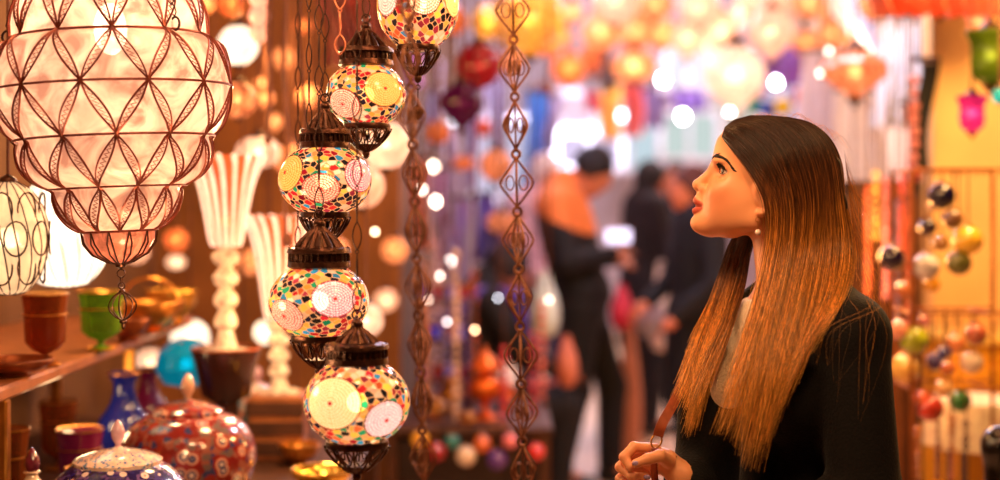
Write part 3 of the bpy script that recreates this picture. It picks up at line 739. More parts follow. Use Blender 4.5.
    both(lambda g: coat.cone(B(-.025, g*.04, 1.287), (sl if g > 0 else sr)+up*.012, .035+I, .045+I, .04))
    coat.cone(sl, el, .047+I+.003, .044+I, .03); coat.cone(el, wl, .043+I, .034+I, .02)
    coat.ell(sl+np.array([-.005, 0, .002]), (.062, .06, .055), .02)
    coat.cone(sr, er, .047+I, .042+I, .03); coat.cone(er, wr+(er-wr)*.12, .040+I, .033+I, .02)
    coat.cone(B(0, 0, .86), B(0, 0, .66), .15, .165, .05)
    both(lambda g: coat.cone(B(.13, g*.055, 1.19), B(.125, g*.02, .70), .020, .03, .02))
    coat.cone(np.array(P(694, 396, 2.40)), np.array(P(693, 510, 2.40)), .028, .034, .03)
    # openings: neck, chest V, cuffs, hem
    coat.cone(B(.0, 0, 1.30), H(786, 252), .062, .07, .012, sub=True)
    coat.cone(B(.175, -.012, 1.09), B(.06, .005, 1.32), .032, .082, .02, sub=True)
    coat.plane((0, 0, .68), (0, 0, -1), .01)
    vc, fc = coat.mesh(.005)
    ob = mesh_np('coat', vc-off, fc, mat('black_wool', (13, 11, 13), .85, var=.5, scale=260, bump=.35, spec=.25, sheen=.06), root)
    blouse = SDF()
    for _, c, r in tor[:3]: blouse.ell(c, np.array(r)+.006, .05, Rb)
    both(lambda g: blouse.ell(B(.085, g*.07, 1.12), np.array((.055, .06, .055))+.006, .03)); blouse.cone(H(786, 280), B(.02, 0, 1.25), .058, .066, .03)
    both(lambda g: blouse.cone(B(-.02, g*.03, 1.285), (sl if g > 0 else sr)+up*.01, .038, .046, .04))
    blouse.plane(H(770, 296), (-.15, 0, 1), .004); blouse.plane((0, 0, .9), (0, 0, -1), .004)
    vb, fb = blouse.mesh(.006); mesh_np('blouse', vb-off, fb, mat('cream_knit', (236, 214, 188), .8, var=.12, scale=240, bump=.5), root)
    tr = SDF()
    for A_ in legs: tr.cone(A_[0], A_[1], A_[2]+.012, A_[3]+.014, .03)
    tr.ell(B(-.01, 0, .86), (.12, .165, .13), .03, Rb)
    vt, ft = tr.mesh(.010); mesh_np('trousers', vt-off, ft, mat('black_denim', (18, 18, 22), .8), root)
    for g in (-1, 1):
        sh = SDF(); sh.cone(B(-.05, g*.085, .045), B(.06, g*.085, .035), .043, .034, .02); sh.cone(B(-.02, g*.085, .06), B(-.02, g*.085, .15), .04, .042, .02); sh.plane((0, 0, .002), (0, 0, -1), .004)
        v_, f_ = sh.mesh(.008); mesh_np('ankle_boot', v_-off, f_, mat('black_leather', (16, 13, 12), .35), root)
    # --- hair
    ctree = BVHTree.FromPolygons([tuple(p) for p in vc], [tuple(q) for q in fc])
    def K(px, py, Y): return np.array(P(px, py, Y))
    near = [[(722, 137, 2.372), (732, 147, 2.345), (748, 166, 2.325), (761, 186, 2.312), (770, 210, 2.305), (770, 250, 2.31), (757, 310, 2.27), (737, 370, 2.22), (713, 434, 2.19)],
            [(725, 127, 2.385), (743, 136, 2.345), (763, 157, 2.318), (778, 184, 2.308), (784, 212, 2.302), (781, 250, 2.30), (768, 310, 2.26), (748, 375, 2.20), (728, 440, 2.18)],
            [(734, 120, 2.395), (757, 126, 2.35), (780, 147, 2.318), (794, 180, 2.306), (799, 212, 2.302), (795, 252, 2.30), (782, 312, 2.25), (765, 385, 2.19), (748, 466, 2.17)],
            [(750, 115.5, 2.40), (775, 120, 2.36), (800, 141, 2.322), (813, 176, 2.308), (816, 212, 2.303), (811, 255, 2.30), (798, 312, 2.24), (778, 385, 2.19), (757, 476, 2.17)],
            [(768, 115.5, 2.40), (793, 120, 2.37), (814, 137, 2.335), (826, 165, 2.322), (829, 205, 2.315), (828, 255, 2.30), (817, 312, 2.24), (793, 368, 2.20), (768, 430, 2.18)],
            [(780, 116.5, 2.40), (804, 122, 2.38), (825, 138, 2.36), (836, 165, 2.345), (841, 205, 2.33), (846, 255, 2.31), (832, 302, 2.24), (806, 346, 2.21), (785, 392, 2.19)],
            [(788, 117, 2.41), (810, 123, 2.41), (828, 137, 2.40), (839, 160, 2.395), (843, 200, 2.38), (852, 245, 2.35), (848, 283, 2.28), (828, 316, 2.23), (802, 345, 2.20)]]
    far = [[(752, 180, 2.47), (748, 215, 2.475), (733, 240, 2.47), (722, 272, 2.45), (711, 305, 2.42), (697, 338, 2.38), (685, 372, 2.35), (677, 392, 2.34)],
           [(758, 180, 2.47), (752, 215, 2.475), (738, 243, 2.465), (728, 275, 2.44), (718, 308, 2.41), (704, 345, 2.37), (692, 385, 2.33), (682, 412, 2.32)],
           [(762, 180, 2.47), (758, 215, 2.47), (744, 246, 2.46), (736, 278, 2.43), (727, 312, 2.39), (712, 352, 2.35), (697, 400, 2.31), (687, 440, 2.30)],
           [(768, 180, 2.47), (764, 215, 2.465), (750, 250, 2.45), (744, 282, 2.42), (734, 315, 2.37), (718, 355, 2.33), (702, 392, 2.30), (690, 430, 2.29)]]
    back = [[(788, 117, 2.41), (811, 123, 2.42), (829, 138, 2.42), (840, 162, 2.415), (843, 200, 2.40), (854, 245, 2.38), (852, 290, 2.34)],
            [(780, 117, 2.42), (805, 123, 2.45), (825, 140, 2.455), (836, 165, 2.455), (840, 205, 2.44), (848, 250, 2.42), (846, 295, 2.38)],
            [(765, 119, 2.43), (790, 126, 2.465), (812, 145, 2.478), (824, 170, 2.48), (828, 210, 2.475), (834, 255, 2.45), (830, 300, 2.42)],
            [(740, 125, 2.43), (765, 133, 2.465), (790, 150, 2.482), (800, 175, 2.488), (805, 210, 2.48), (808, 255, 2.46), (806, 300, 2.43)]]
    scalp = SDF(); scalp.p = [('e', H(782, 172), np.array((.090, .086, .072)), .01, Rt(20), False), ('e', H(752, 160), np.array((.072, .062, .064)), .03, Rt(-60), False)]
    hbvh = None
    def sheet(G, n, r, thick, seedn, clump=14, push=True, ends=.11, jit=1., face=True):
        rg = np.random.default_rng(seedn); G = [np.array(cr([K(*p) for p in g], 34)) for g in G]; m = len(G); out = []
        clumps = np.sort(rg.uniform(0, 1, int(n/clump))); coff = rg.normal(0, 1, (len(clumps), 3)); cl = rg.uniform(1-ends*2.2, 1.0, len(clumps))
        for i in range(n):
            ci = rg.integers(0, len(clumps)); s0 = rg.uniform(0, 1); 
            ln = cl[ci]*rg.uniform(.93, 1.03); u = np.linspace(0, 1, 34)
            uu = u*min(ln, 1.0)
            sc = clumps[ci]; mix = np.clip((u-.35)*1.5, 0, .8); ss = np.clip(sc+(s0*.06-.03)+(1-mix)*rg.normal(0, .02), 0, 1)
            k = np.clip((ss*(m-1)).astype(int), 0, m-2); fr = ss*(m-1)-k
            idx = uu*33; i0 = np.clip(idx.astype(int), 0, 32); ff = (idx-i0)[:, None]
            GA = np.array(G); p0 = GA[k, i0]*(1-ff)+GA[k, i0+1]*ff; p1 = GA[k+1, i0]*(1-ff)+GA[k+1, i0+1]*ff
            p = p0*(1-fr[:, None])+p1*fr[:, None]
            d = rg.normal(0, 1, 3)*np.array([.0022, 0, .001])*jit; wv = coff[ci]*np.array([.0045, .004, 0]); d2 = rg.normal(0, 1, 3)*np.array([.0035, .003, 0])*jit
            p = p+d*u[:, None]**.5+wv*(u[:, None]**1.5)+d2*(u[:, None]**3)
            p[:, 1] += rg.uniform(0, thick)*np.minimum(1, .25+u*1.5)
            p[:, 0] += .0016*np.sin(u*rg.uniform(5, 11)+rg.uniform(0, 6))*u
            out.append(p)
        if push:
            for p in out:
                for i in range(len(p)):
                    cp_ = Vector((0, 0, CZ)); dv = Vector(p[i])-cp_; dl = dv.length; dv /= dl
                    for T_ in (ctree, tree):
                        if T_ is tree and (p[i][2] < 1.25 or not face): continue
                        hit = T_.ray_cast(cp_, dv, 4.)
                        if hit[0] is not None and -.004 < dl-(hit[3]) and dl-hit[3] < .14:
                            q_ = cp_+dv*(hit[3]-.004-random.uniform(0, .007)); p[i] = np.array(q_); dl = hit[3]-.004
                for _ in range(2): p[1:-1] = (p[:-2]+p[1:-1]*2+p[2:])/4
        return out, [r*rg.uniform(.7, 1.25) for _ in out]
    hm, nt, out = _new('brown_ombre_hair'); N = nt.nodes.new; L = nt.links.new
    vcN = N('ShaderNodeVertexColor'); vcN.layer_name = 'Col'; rp = N('ShaderNodeValToRGB'); sepN = N('ShaderNodeSeparateColor'); L(vcN.outputs[0], sepN.inputs[0]); L(sepN.outputs[0], rp.inputs[0])
    E = rp.color_ramp.elements; E[0].position = 0; E[0].color = (*srgb(36, 18, 11), 1); E[1].position = 1; E[1].color = (*srgb(234, 168, 80), 1)
    x = E.new(.30); x.color = (*srgb(46, 23, 13), 1); x = E.new(.55); x.color = (*srgb(108, 62, 28), 1); x = E.new(.78); x.color = (*srgb(204, 132, 52), 1)
    no = N('ShaderNodeTexNoise'); no.inputs['Scale'].default_value = 260; tc = N('ShaderNodeTexCoord'); mpn = N('ShaderNodeMapping'); mpn.inputs['Scale'].default_value = (1, 1, .02); L(tc.outputs['Object'], mpn.inputs[0]); L(mpn.outputs[0], no.inputs['Vector'])
    mm = N('ShaderNodeMix'); mm.data_type = 'RGBA'; mm.blend_type = 'MULTIPLY'; mm.inputs[0].default_value = .6; r2 = N('ShaderNodeValToRGB'); r2.color_ramp.elements[0].position = .35; r2.color_ramp.elements[1].position = .65
    r2.color_ramp.elements[0].color = (.3, .25, .2, 1); r2.color_ramp.elements[1].color = (1.5, 1.4, 1.2, 1)
    L(no.outputs['Fac'], r2.inputs[0]); L(rp.outputs[0], mm.inputs[6]); L(r2.outputs[0], mm.inputs[7])
    b = N('ShaderNodeBsdfPrincipled'); r3_ = N('ShaderNodeMapRange'); L(sepN.outputs[1], r3_.inputs[0]); r3_.inputs[3].default_value = .35; r3_.inputs[4].default_value = 1.75; sc_ = N('ShaderNodeVectorMath'); sc_.operation = 'SCALE'; L(mm.outputs[2], sc_.inputs[0]); L(r3_.outputs[0], sc_.inputs['Scale']); L(sc_.outputs[0], b.inputs['Base Color']); b.inputs['Roughness'].default_value = .34; b.inputs['Specular IOR Level'].default_value = .5
    L(b.outputs[0], out.inputs[0])
    ln, rd = sheet(near, 5200, .00052, .014, 1); l2, r2_ = sheet(far, 1700, .0005, .014, 2, face=False); l3, r3 = sheet(back, 1300, .0006, .02, 3, push=False)
    allh = [p-off for p in ln+l2+l3]
    strands('hair', allh, rd+r2_+r3, hm, root)
    # loose wisps over the shoulder and a soft fringe of flyaways
    rg = np.random.default_rng(9); wl_ = []
    for i in range(14):
        x0 = rg.uniform(815, 858); a_ = [(x0, rg.uniform(225, 262), 2.30), (x0+rg.uniform(8, 22), rg.uniform(285, 300), 2.22), (x0+rg.uniform(5, 40), rg.uniform(325, 345), 2.185), (x0+rg.uniform(-15, 35), rg.uniform(375, 425), 2.175)]
        if i % 3 == 0: a_ = [(x0-5, 240, 2.30), (x0+18, 280, 2.22), (x0+30, 305, 2.19), (x0-5+rg.uniform(-14, 6), 330, 2.18), (x0-25, 365, 2.175)]
        q_ = np.array(cr([K(*p) for p in a_], 22)); u_ = np.linspace(0, 1, 22); q_[:, 0] += .004*np.sin(u_*rg.uniform(7, 13)+rg.uniform(0, 6))*u_; wl_.append(q_)
    for i in range(70):
        y0 = rg.uniform(150, 235); x0 = 844+(y0-150)*.12
        a_ = [(x0, y0, 2.39), (x0+rg.uniform(5, 12), y0+30, 2.38), (x0+rg.uniform(12, 34), y0+rg.uniform(50, 80), 2.36), (x0+rg.uniform(5, 45), y0+rg.uniform(90, 110), 2.33)]
        wl_.append(np.array(cr([K(*p) for p in a_], 16)))
    for i in range(60):
        x0 = rg.uniform(745, 835); a_ = [(x0, 118+max(0, (x0-790))*.45+3, 2.40), (x0+8, 115+max(0, (x0-790))*.5-rg.uniform(0, 3), 2.40), (x0+20, 119+max(0, (x0-785))*.7, 2.40)]
        wl_.append(np.array(cr([K(*p) for p in a_], 10)))
    strands('loose_hair', [p-off for p in wl_], [.00014]*len(wl_), hm, root, t0=.62)  # golden tint puts the glow along the hair edge into the flyaways
    # dark underlayer that the strands lie on
    ub = SDF(); ub.ell(H(786, 171), (.089, .088, .077), .01, Rt(15)); ub.ell(H(770, 148), (.068, .046, .066), .02, Rt(-15))
    ub.cone(H(690, 215)-nn*.3, H(690, 215)+nn*.3, .137, .137, .006, sub=True)
    for g in far[1:3]: ub.chain([K(*p)+np.array([.004, .008, 0]) for p in g[1:6]], [.008, .009, .007, .005, .003], .006)
    for g in near[1:6:1]:
        pts = [K(*p)+np.array([0, .020, 0]) for p in g[3:8]]; ub.chain(pts, [.013, .013, .013, .011, .007], .012)
    both(lambda q: ub.cone(H(805, 190, q*.03), H(812, 262, q*.03), .045, .030, .03))
    vu, fu = ub.mesh(.004); mesh_np('hair_underlayer', vu-off, fu, mat('dark_brown_hair', (40, 20, 12), .55, var=.4, scale=120), root)
    # --- earring, strap, ring
    p = H(762, 221, .072); er_ = MB().tube([p-off, p-off+np.array([0, 0, -.014])], .0006, 5); er_.ring(tuple(p-off+np.array([0, 0, .002])), .004, .0006, 14, 5, Matrix.Rotation(PI/2, 3, 'X'))
    eo = er_.build('earring', brass, root); MB().ball(tuple(p-off+np.array([0, 0, -.019])), .0052, 16, 12).build('pearl', mat('pearl', (255, 226, 214), .12, coat=1, var=.04), eo)
    st = tag(None or MB().build('x', brass), 'x', 'x') if False else None
    return root, off, sr
WOMAN = woman()
def shoulder_bag():
    t = thing('shoulder_bag', 'brown leather bag strap with a brass ring in the fist of the woman', 'bag', P(690, 430, 2.33)); o = np.array(t.location)
    pts = cr([P(714, 300, 2.51), P(702, 335, 2.47), P(688, 370, 2.42), P(675, 400, 2.36), P(662, 424, 2.33), P(658, 436, 2.33)], 30)
    b = MB(); w = .0085
    vs = []; fs = []
    for i, p in enumerate(pts):
        a = pts[max(0, i-1)]; c = pts[min(len(pts)-1, i+1)]; d = c-a; d /= np.linalg.norm(d); x = np.cross(d, [0.1, 1, 0]); x /= np.linalg.norm(x); y = np.cross(d, x)
        for sx, sy in ((-1, -1), (1, -1), (1, 1), (-1, 1)): vs.append(p-o+x*w*sx+y*.0016*sy)
    for i in range(len(pts)-1):
        for k in range(4): fs.append((i*4+k, i*4+(k+1) % 4, i*4+4+(k+1) % 4, i*4+4+k))
    fs += [(0, 1, 2, 3), ((len(pts)-1)*4+3, (len(pts)-1)*4+2, (len(pts)-1)*4+1, (len(pts)-1)*4)]
    b.add(vs, fs); b.build('strap', mat('tan_leather', (150, 72, 40), .4, var=.2, scale=60), t)
    c = P(656.5, 441, 2.328); R_ = Matrix.Rotation(math.radians(25), 3, 'Y') @ Matrix.Rotation(PI/2-.35, 3, 'X')
    pr = [R_ @ Vector((.0085*math.cos(a), .0125*math.sin(a), 0))+c-Vector(o) for a in [2*PI*i/24 for i in range(24)]]
    MB().tube(pr, .0016, 6, closed=True).build('ring', brass, t)
    b = MB(); b.tube([Vector(q)-Vector(o) for q in (P(655, 448, 2.33), P(654, 470, 2.335), P(657, 500, 2.33), P(664, 530, 2.32))], .006, 8); b.build('lower_strap', MC['tan_leather'], t)
    bag = SDF(); c = np.array(P(690, 590, 2.26))-o; bag.ell(c, (.11, .045, .075), .01); bag.ell(c+np.array([0, 0, -.03]), (.125, .05, .06), .03)
    v, f = bag.mesh(.006); mesh_np('bag_body', v, f, MC['tan_leather'], t)
shoulder_bag()
# ================================================================ the stall on the left: shelf, table, glass and pottery
def board(name, label, cat, c, d, m=None, legs=(), z0=0.):
    t = thing(name, label, cat, (c[0], c[1], 0))
    MB().box((0, 0, c[2]), d, bev=.006).build('board', m or wood, t, smooth=False)
    for x, y, zt, r in legs: MB().box((x, y, (zt+z0)/2), (r, r, zt-z0), bev=.004).build('post', brass if r < .03 else wood_dk, t, smooth=False)
    return t
board('wall_shelf', 'long reddish wooden shelf running back along the left wall', 'shelf', (-1.145, 3.35, 1.09), (.45, 1.62, .028), wood, [(.205, -.73, 1.075, .028), (.2, .2, 1.075, .028), (-.15, .7, 1.075, .028)], z0=.781)
board('display_table', 'low wooden stall table that carries the painted jars', 'table', (-.85, 3.3, .765), (.98, 2.0, .03), wood_dk, [(-.45, -.95, .75, .05), (.45, -.95, .75, .05), (-.45, .95, .75, .05), (.45, .95, .75, .05)])
ZS, ZT = 1.1045, .7805
def on(px, py_base, z):                      # the point at height z seen at a pixel
    Y = (CZ-z)*FPX/(py_base-HY); return Vector(((px-500)*Y/FPX, Y, z))
def goblet(px, py, Y, h, r, m, label, cat='goblet', z=ZS, stem=.22, grp=None):
    c = P(px, py, Y); c.z = z; t = thing('glass_goblet', label, cat, c, grp)
    pr = [(r*.62, 0), (r*.64, .004), (r*.25, .010), (r*.13, h*stem*.5), (r*.16, h*stem*.75), (r*.55, h*stem), (r*.9, h*(stem+.12)), (r*.95, h*.8), (r*1.05, h), (r*1.0, h), (r*.88, h*.8), (r*.8, h*(stem+.14)), (r*.3, h*(stem+.04)), (0, h*(stem+.03))]
    MB().lathe(pr[:9], 28, flute=lambda th, i: 1+.03*math.cos(10*th) if 5 < i < 9 else 1).build('bowl', m, t)
    for zz, rr, q in ((h, r*1.03, .0022), (h*.72, r*.97, .0018), (.004, r*.63, .003)): MB().ring((0, 0, zz), rr, q, 28, 5).build('gilt_band', brass, t)
    return t
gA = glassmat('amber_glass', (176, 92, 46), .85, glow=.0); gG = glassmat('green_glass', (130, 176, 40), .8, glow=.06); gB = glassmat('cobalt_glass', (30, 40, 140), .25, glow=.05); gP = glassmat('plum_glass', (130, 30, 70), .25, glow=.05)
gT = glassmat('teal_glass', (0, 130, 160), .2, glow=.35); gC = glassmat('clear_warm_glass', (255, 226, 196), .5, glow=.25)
goblet(45, 350, 2.90, .150, .046, gA, 'tall amber glass goblet on the shelf below the glowing swirl lamp')
goblet(101, 340, 3.20, .135, .050, gG, 'green glass goblet on the shelf right of the amber one')
# ribbed glowing lamps at the left edge
def swirl_lamp(px, py, Y, r, h, label, wires, z=None, es=2.6, tone=(255, 236, 214)):
    c = P(px, py, Y); t = thing('swirl_lamp', label, 'lamp', c)
    pr = [(.15, -1), (.5, -.93), (.82, -.62), (.98, -.2), (1, .1), (.88, .5), (.6, .82), (.25, .98), (.1, 1.0)]
    pr = [(a*r, b*h) for a, b in [tuple(q) for q in cr(pr, 26)]]
    MB().lathe(pr, 72, flute=lambda th, i: 1+.035*abs(math.sin(9*(th+.03*i)))).build('shade', lampglass('swirl_%d' % int(es*10), tone, es, .15, .4, 12, .25, .4), t)
    MB().ball((0, 0, 0), r*.28).build('bulb', emit('bulb_swirl', (255, 240, 220), 6), t)
    b = MB()
    for k in range(18):
        b.tube([((a*1.03)*math.cos(2*PI*k/18-.03*i), (a*1.03)*math.sin(2*PI*k/18-.03*i), zz) for i, (a, zz) in enumerate(pr)][::2], .0015, 4)
    if wires:
        for j in range(3):
            for k in range(9):
                a0 = 2*PI*(k+.5*(j % 2))/9; zz = (.5-.5*j)*h; rr = r*(1-.25*abs(.5-.5*j))*1.05
                b.tube([(rr*math.cos(a0+.28*math.cos(g)), rr*math.sin(a0+.28*math.cos(g)), zz+.3*h*math.sin(g)) for g in [2*PI*i/16 for i in range(16)]], .0018, 4, closed=True)
    b.lathe([(r*.25, h*.97), (r*.2, h*1.06), (r*.06, h*1.12)], 20); b.build('wire_ribs', bronze, t)
    if z is not None:
        d = c.z-z; MB().lathe([(r*.55, -d), (r*.55, -d+.008), (r*.2, -d+.02), (r*.12, -h-.01), (r*.35, -h*.94), (r*.1, -h*.9)], 28).build('foot', brass, t)
    else: MB().tube([(0, 0, h*1.1), (0, 0, 2.42-c.z)], .003, 6).build('cord', cordm, t)
swirl_lamp(64, 230, 2.98, .100, .122, 'glowing cream swirl-ribbed lamp behind the big caged lantern', False, es=1.5)
swirl_lamp(8, 238, 2.60, .072, .106, 'glowing lamp with looped wire netting at the left edge', True, es=.6, tone=(255, 214, 170))
# brass bowls and trinkets on the shelf
def bowl(px, py, Y, r, h, m, label, z=ZS, name='brass_bowl', cat='bowl', handle=False):
    c = P(px, py, Y); c.z = z; t = thing(name, label, cat, c)
    MB().lathe([(r*.45, 0), (r*.5, .006), (r*.35, .012), (r*.7, h*.35), (r*.98, h*.8), (r*1.0, h), (r*1.04, h), (r*1.04, h+.004), (r*.96, h+.004), (r*.9, h*.75), (r*.5, h*.3), (0, h*.22)], 36, flute=lambda th, i: 1+.015*math.cos(16*th)).build('body', m, t)
    b = MB(); b.ring((0, 0, h+.003), r*1.02, .0035, 36, 6)
    if handle:
        b.tube([(r*.9*math.cos(a), 0, h+r*.8*math.sin(a)) for a in [PI*i/14 for i in range(15)]], .0035, 6)
    b.build('rim', m, t); return t
bowl(150, 318, 3.62, .085, .075, brass, 'worn brass basket bowl with arched handle near the far end of the shelf', handle=True)
bowl(128, 330, 3.40, .05, .05, mat('dull_copper', (150, 80, 44), .35, .8), 'small copper bowl on the shelf right of the green goblet')
bowl(172, 318, 3.85, .07, .09, mat('golden_brass', (240, 180, 80), .25, .85), 'bright golden bowl at the far end of the shelf')
bowl(12, 372, 2.74, .075, .028, mat('dull_copper', (150, 80, 44)), 'shallow copper dish on the near end of the shelf at the left edge')
# under the shelf: dark vases and goblets on the table
def vase(px, py, Y, prof, m, label, z=ZT, name='vase', cat='vase', sc=1., neck=None, seg=40, flute=None):
    c = P(px, py, Y); c.z = z; t = thing(name, label, cat, c)
    MB().lathe([(r*sc, zz*sc) for r, zz in [tuple(q) for q in cr(prof, 30)]], seg, flute=flute).build('body', m, t)
    if neck:
        b = MB(); b.ring((0, 0, neck[1]*sc), neck[0]*sc, .003, 28, 6); b.build('rim', brass, t)
    return t
VA = [(.035, 0), (.05, .02), (.062, .07), (.055, .12), (.03, .16), (.022, .2), (.034, .225), (.028, .222), (.018, .2), (.0, .19)]
vase(124, 430, 3.35, VA, gB, 'cobalt blue glass vase in the shade under the shelf', neck=(.034, .225), sc=1.12)
vase(148, 430, 3.75, VA, gP, 'plum glass vase under the shelf right of the cobalt one', neck=(.034, .225), sc=.95)
goblet(80, 440, 3.15, .15, .05, gP, 'dark red glass goblet with gilt rim standing under the shelf', z=ZT)
goblet(58, 440, 3.45, .17, .045, gA, 'brown glass goblet in the dark under the shelf', z=ZT)
goblet(6, 460, 2.85, .2, .045, gA, 'amber goblet under the shelf at the left edge', z=ZT)
vase(75, 440, 2.95, [(.03, 0), (.035, .01), (.048, .04), (.035, .075), (.018, .09), (.022, .1), (.012, .1), (0, .09)], brass, 'little brass pot with round belly under the shelf', neck=(.022, .1))
# teal glass lamp on a stem
def teal_lamp():
    c = P(186, 364, 3.70); t = thing('glass_lamp', 'faceted teal glass lamp under the end of the shelf', 'lamp', (c.x, c.y, ZT))
    d = c.z-ZT
    MB().lathe([(.02, d-.06), (.06, d-.05), (.082, d-.01), (.074, d+.03), (.045, d+.058), (.018, d+.068)], 12, cap=True).build('shade', gT, t, smooth=False)
    MB().lathe([(.045, 0), (.046, .006), (.012, .015), (.008, d-.08), (.024, d-.056)], 24).build('foot', brass, t); MB().ball((0, 0, d), .014).build('bulb', emit('teal_bulb', (150, 240, 255), 6), t)
teal_lamp()
# painted pottery: patterns in the glaze itself
def glaze(name, base, cols, scale, seed=0, rings=()):
    if name in MC: return MC[name]
    m, nt, out = _new(name); N = nt.nodes.new; L = nt.links.new
    tc = N('ShaderNodeTexCoord'); v = N('ShaderNodeTexVoronoi'); v.inputs['Scale'].default_value = scale; v.inputs['Randomness'].default_value = .75; L(tc.outputs['Object'], v.inputs['Vector'])
    r = N('ShaderNodeValToRGB'); r.color_ramp.interpolation = 'CONSTANT'; L(v.outputs['Distance'], r.inputs[0])
    E = r.color_ramp.elements; n = len(cols)
    E[0].position = 0; E[0].color = (*srgb(*cols[0][1]), 1); E[1].position = cols[1][0]; E[1].color = (*srgb(*cols[1][1]), 1)
    for p_, c_ in cols[2:]: x = E.new(p_); x.color = (*srgb(*c_), 1)
    v2 = N('ShaderNodeTexVoronoi'); v2.inputs['Scale'].default_value = scale*2.7; L(tc.outputs['Object'], v2.inputs['Vector'])
    sp = N('ShaderNodeSeparateColor'); L(v2.outputs['Color'], sp.inputs[0]); r2 = N('ShaderNodeValToRGB'); r2.color_ramp.interpolation = 'CONSTANT'; L(sp.outputs[0], r2.inputs[0])
    E = r2.color_ramp.elements; E[0].position = 0; E[0].color = (*srgb(*base[0]), 1); E[1].position = .35; E[1].color = (*srgb(*base[1]), 1); x = E.new(.62); x.color = (*srgb(*base[2]), 1); x = E.new(.82); x.color = (*srgb(*base[3]), 1)
    g = N('ShaderNodeMath'); g.operation = 'GREATER_THAN'; L(v.outputs['Distance'], g.inputs[0]); g.inputs[1].default_value = cols[-1][0]
    mx = N('ShaderNodeMix'); mx.data_type = 'RGBA'; L(g.outputs[0], mx.inputs[0]); L(r.outputs[0], mx.inputs[6]); L(r2.outputs[0], mx.inputs[7])
    b = N('ShaderNodeBsdfPrincipled'); L(mx.outputs[2], b.inputs['Base Color']); b.inputs['Roughness'].default_value = .18; b.inputs['Coat Weight'].default_value = .8; b.inputs['Coat Roughness'].default_value = .06
    L(b.outputs[0], out.inputs[0]); MC[name] = m; return m
blue_g = glaze('blue_flower_glaze', ((24, 20, 96), (40, 34, 130), (24, 18, 84), (110, 80, 150)), [(0, (220, 130, 120)), (.10, (250, 226, 226)), (.33, (50, 36, 120)), (.36, (26, 22, 100))], 44)
red_g = glaze('red_paisley_glaze', ((130, 36, 32), (150, 86, 74), (110, 90, 86), (50, 60, 110)), [(0, (235, 210, 200)), (.14, (40, 50, 110)), (.24, (214, 160, 140)), (.36, (150, 40, 34)), (.5, (120, 140, 80))], 26)
cream_g = glaze('cream_border_glaze', ((250, 224, 206), (246, 214, 196), (110, 150, 200), (250, 214, 190)), [(0, (50, 110, 190)), (.22, (244, 210, 190)), (.34, (252, 230, 214))], 75)
def jar(px, py, Y, R, hb, label, m, mlid, rl, fin, z=ZT, lidc=True, dz=0):
    c = P(px, py, Y); c.z = z; t = thing('lidded_jar', label, 'jar', c)
    pr = [(R*.45, 0), (R*.5, .006), (R*.8, hb*.18), (R*.99, hb*.48), (R*.93, hb*.76), (R*.72, hb*.93), (rl*1.02, hb)]
    MB().lathe([tuple(q) for q in cr(pr, 28)], 64).build('body', m, t)
    lid = MB().lathe([(rl*1.06, hb-.002), (rl*1.08, hb+.005), (rl*.9, hb+.013), (rl*.5, hb+.022), (rl*.16, hb+.026), (rl*.1, hb+.03)], 56).build('lid', mlid, t)
    f = [(.006, 0), (.005, .006), (.012, .018), (.0135, .030), (.009, .042), (.004, .050), (0, .053)]
    MB().lathe([(a*fin[0], hb+.028+b_*fin[0]) for a, b_ in f], 24).build('finial', fin[1], lid)
    return t
zj = ZT
lav = mat('lavender_glass', (226, 180, 200), .15, coat=1, var=.25, scale=40)
jar(118, 452, 2.62, .134, .176, 'blue and white flowered lidded jar at the bottom edge', blue_g, cream_g, .076, (1.0, lav))
jar(188, 420, 3.02, .148, .208, 'big red paisley-painted lidded jar behind the blue flowered one', red_g, red_g, .07, (1.1, mat('peach_glaze', (240, 180, 150), .2, coat=1)))
def bottle_(px, py, Y, label, m, ht, z=ZT):
    c = P(px, py, Y); c.z = z; t = thing('stoppered_bottle', label, 'bottle', c)
    MB().lathe([(.03, 0), (.04, .02), (.042, .06), (.03, ht*.62), (.012, ht*.72), (.010, ht*.76), (.016, ht*.77), (.014, ht*.78)], 28).build('body', m, t)
    MB().lathe([(.011, ht*.78), (.015, ht*.84), (.013, ht*.9), (.005, ht*.97), (0, ht)], 20).build('stopper', mat('crimson_enamel', (110, 30, 50), .15, coat=1, var=.5, scale=60), t)
bottle_(32, 455, 2.62, 'bottle with pointed crimson stopper at the bottom left corner', mat('cream_enamel', (240, 200, 170), .2, coat=1, var=.3, scale=50), .205)
jar(258, 430, 3.75, .075, .150, 'small teal and cream painted jar right of the red paisley one', glaze('teal_paisley', ((60, 130, 140), (230, 190, 160), (200, 110, 80), (40, 110, 120)), [(0, (236, 200, 180)), (.16, (30, 120, 130)), (.3, (220, 150, 120)), (.42, (60, 140, 150))], 28), cream_g, .04, (.8, lav))
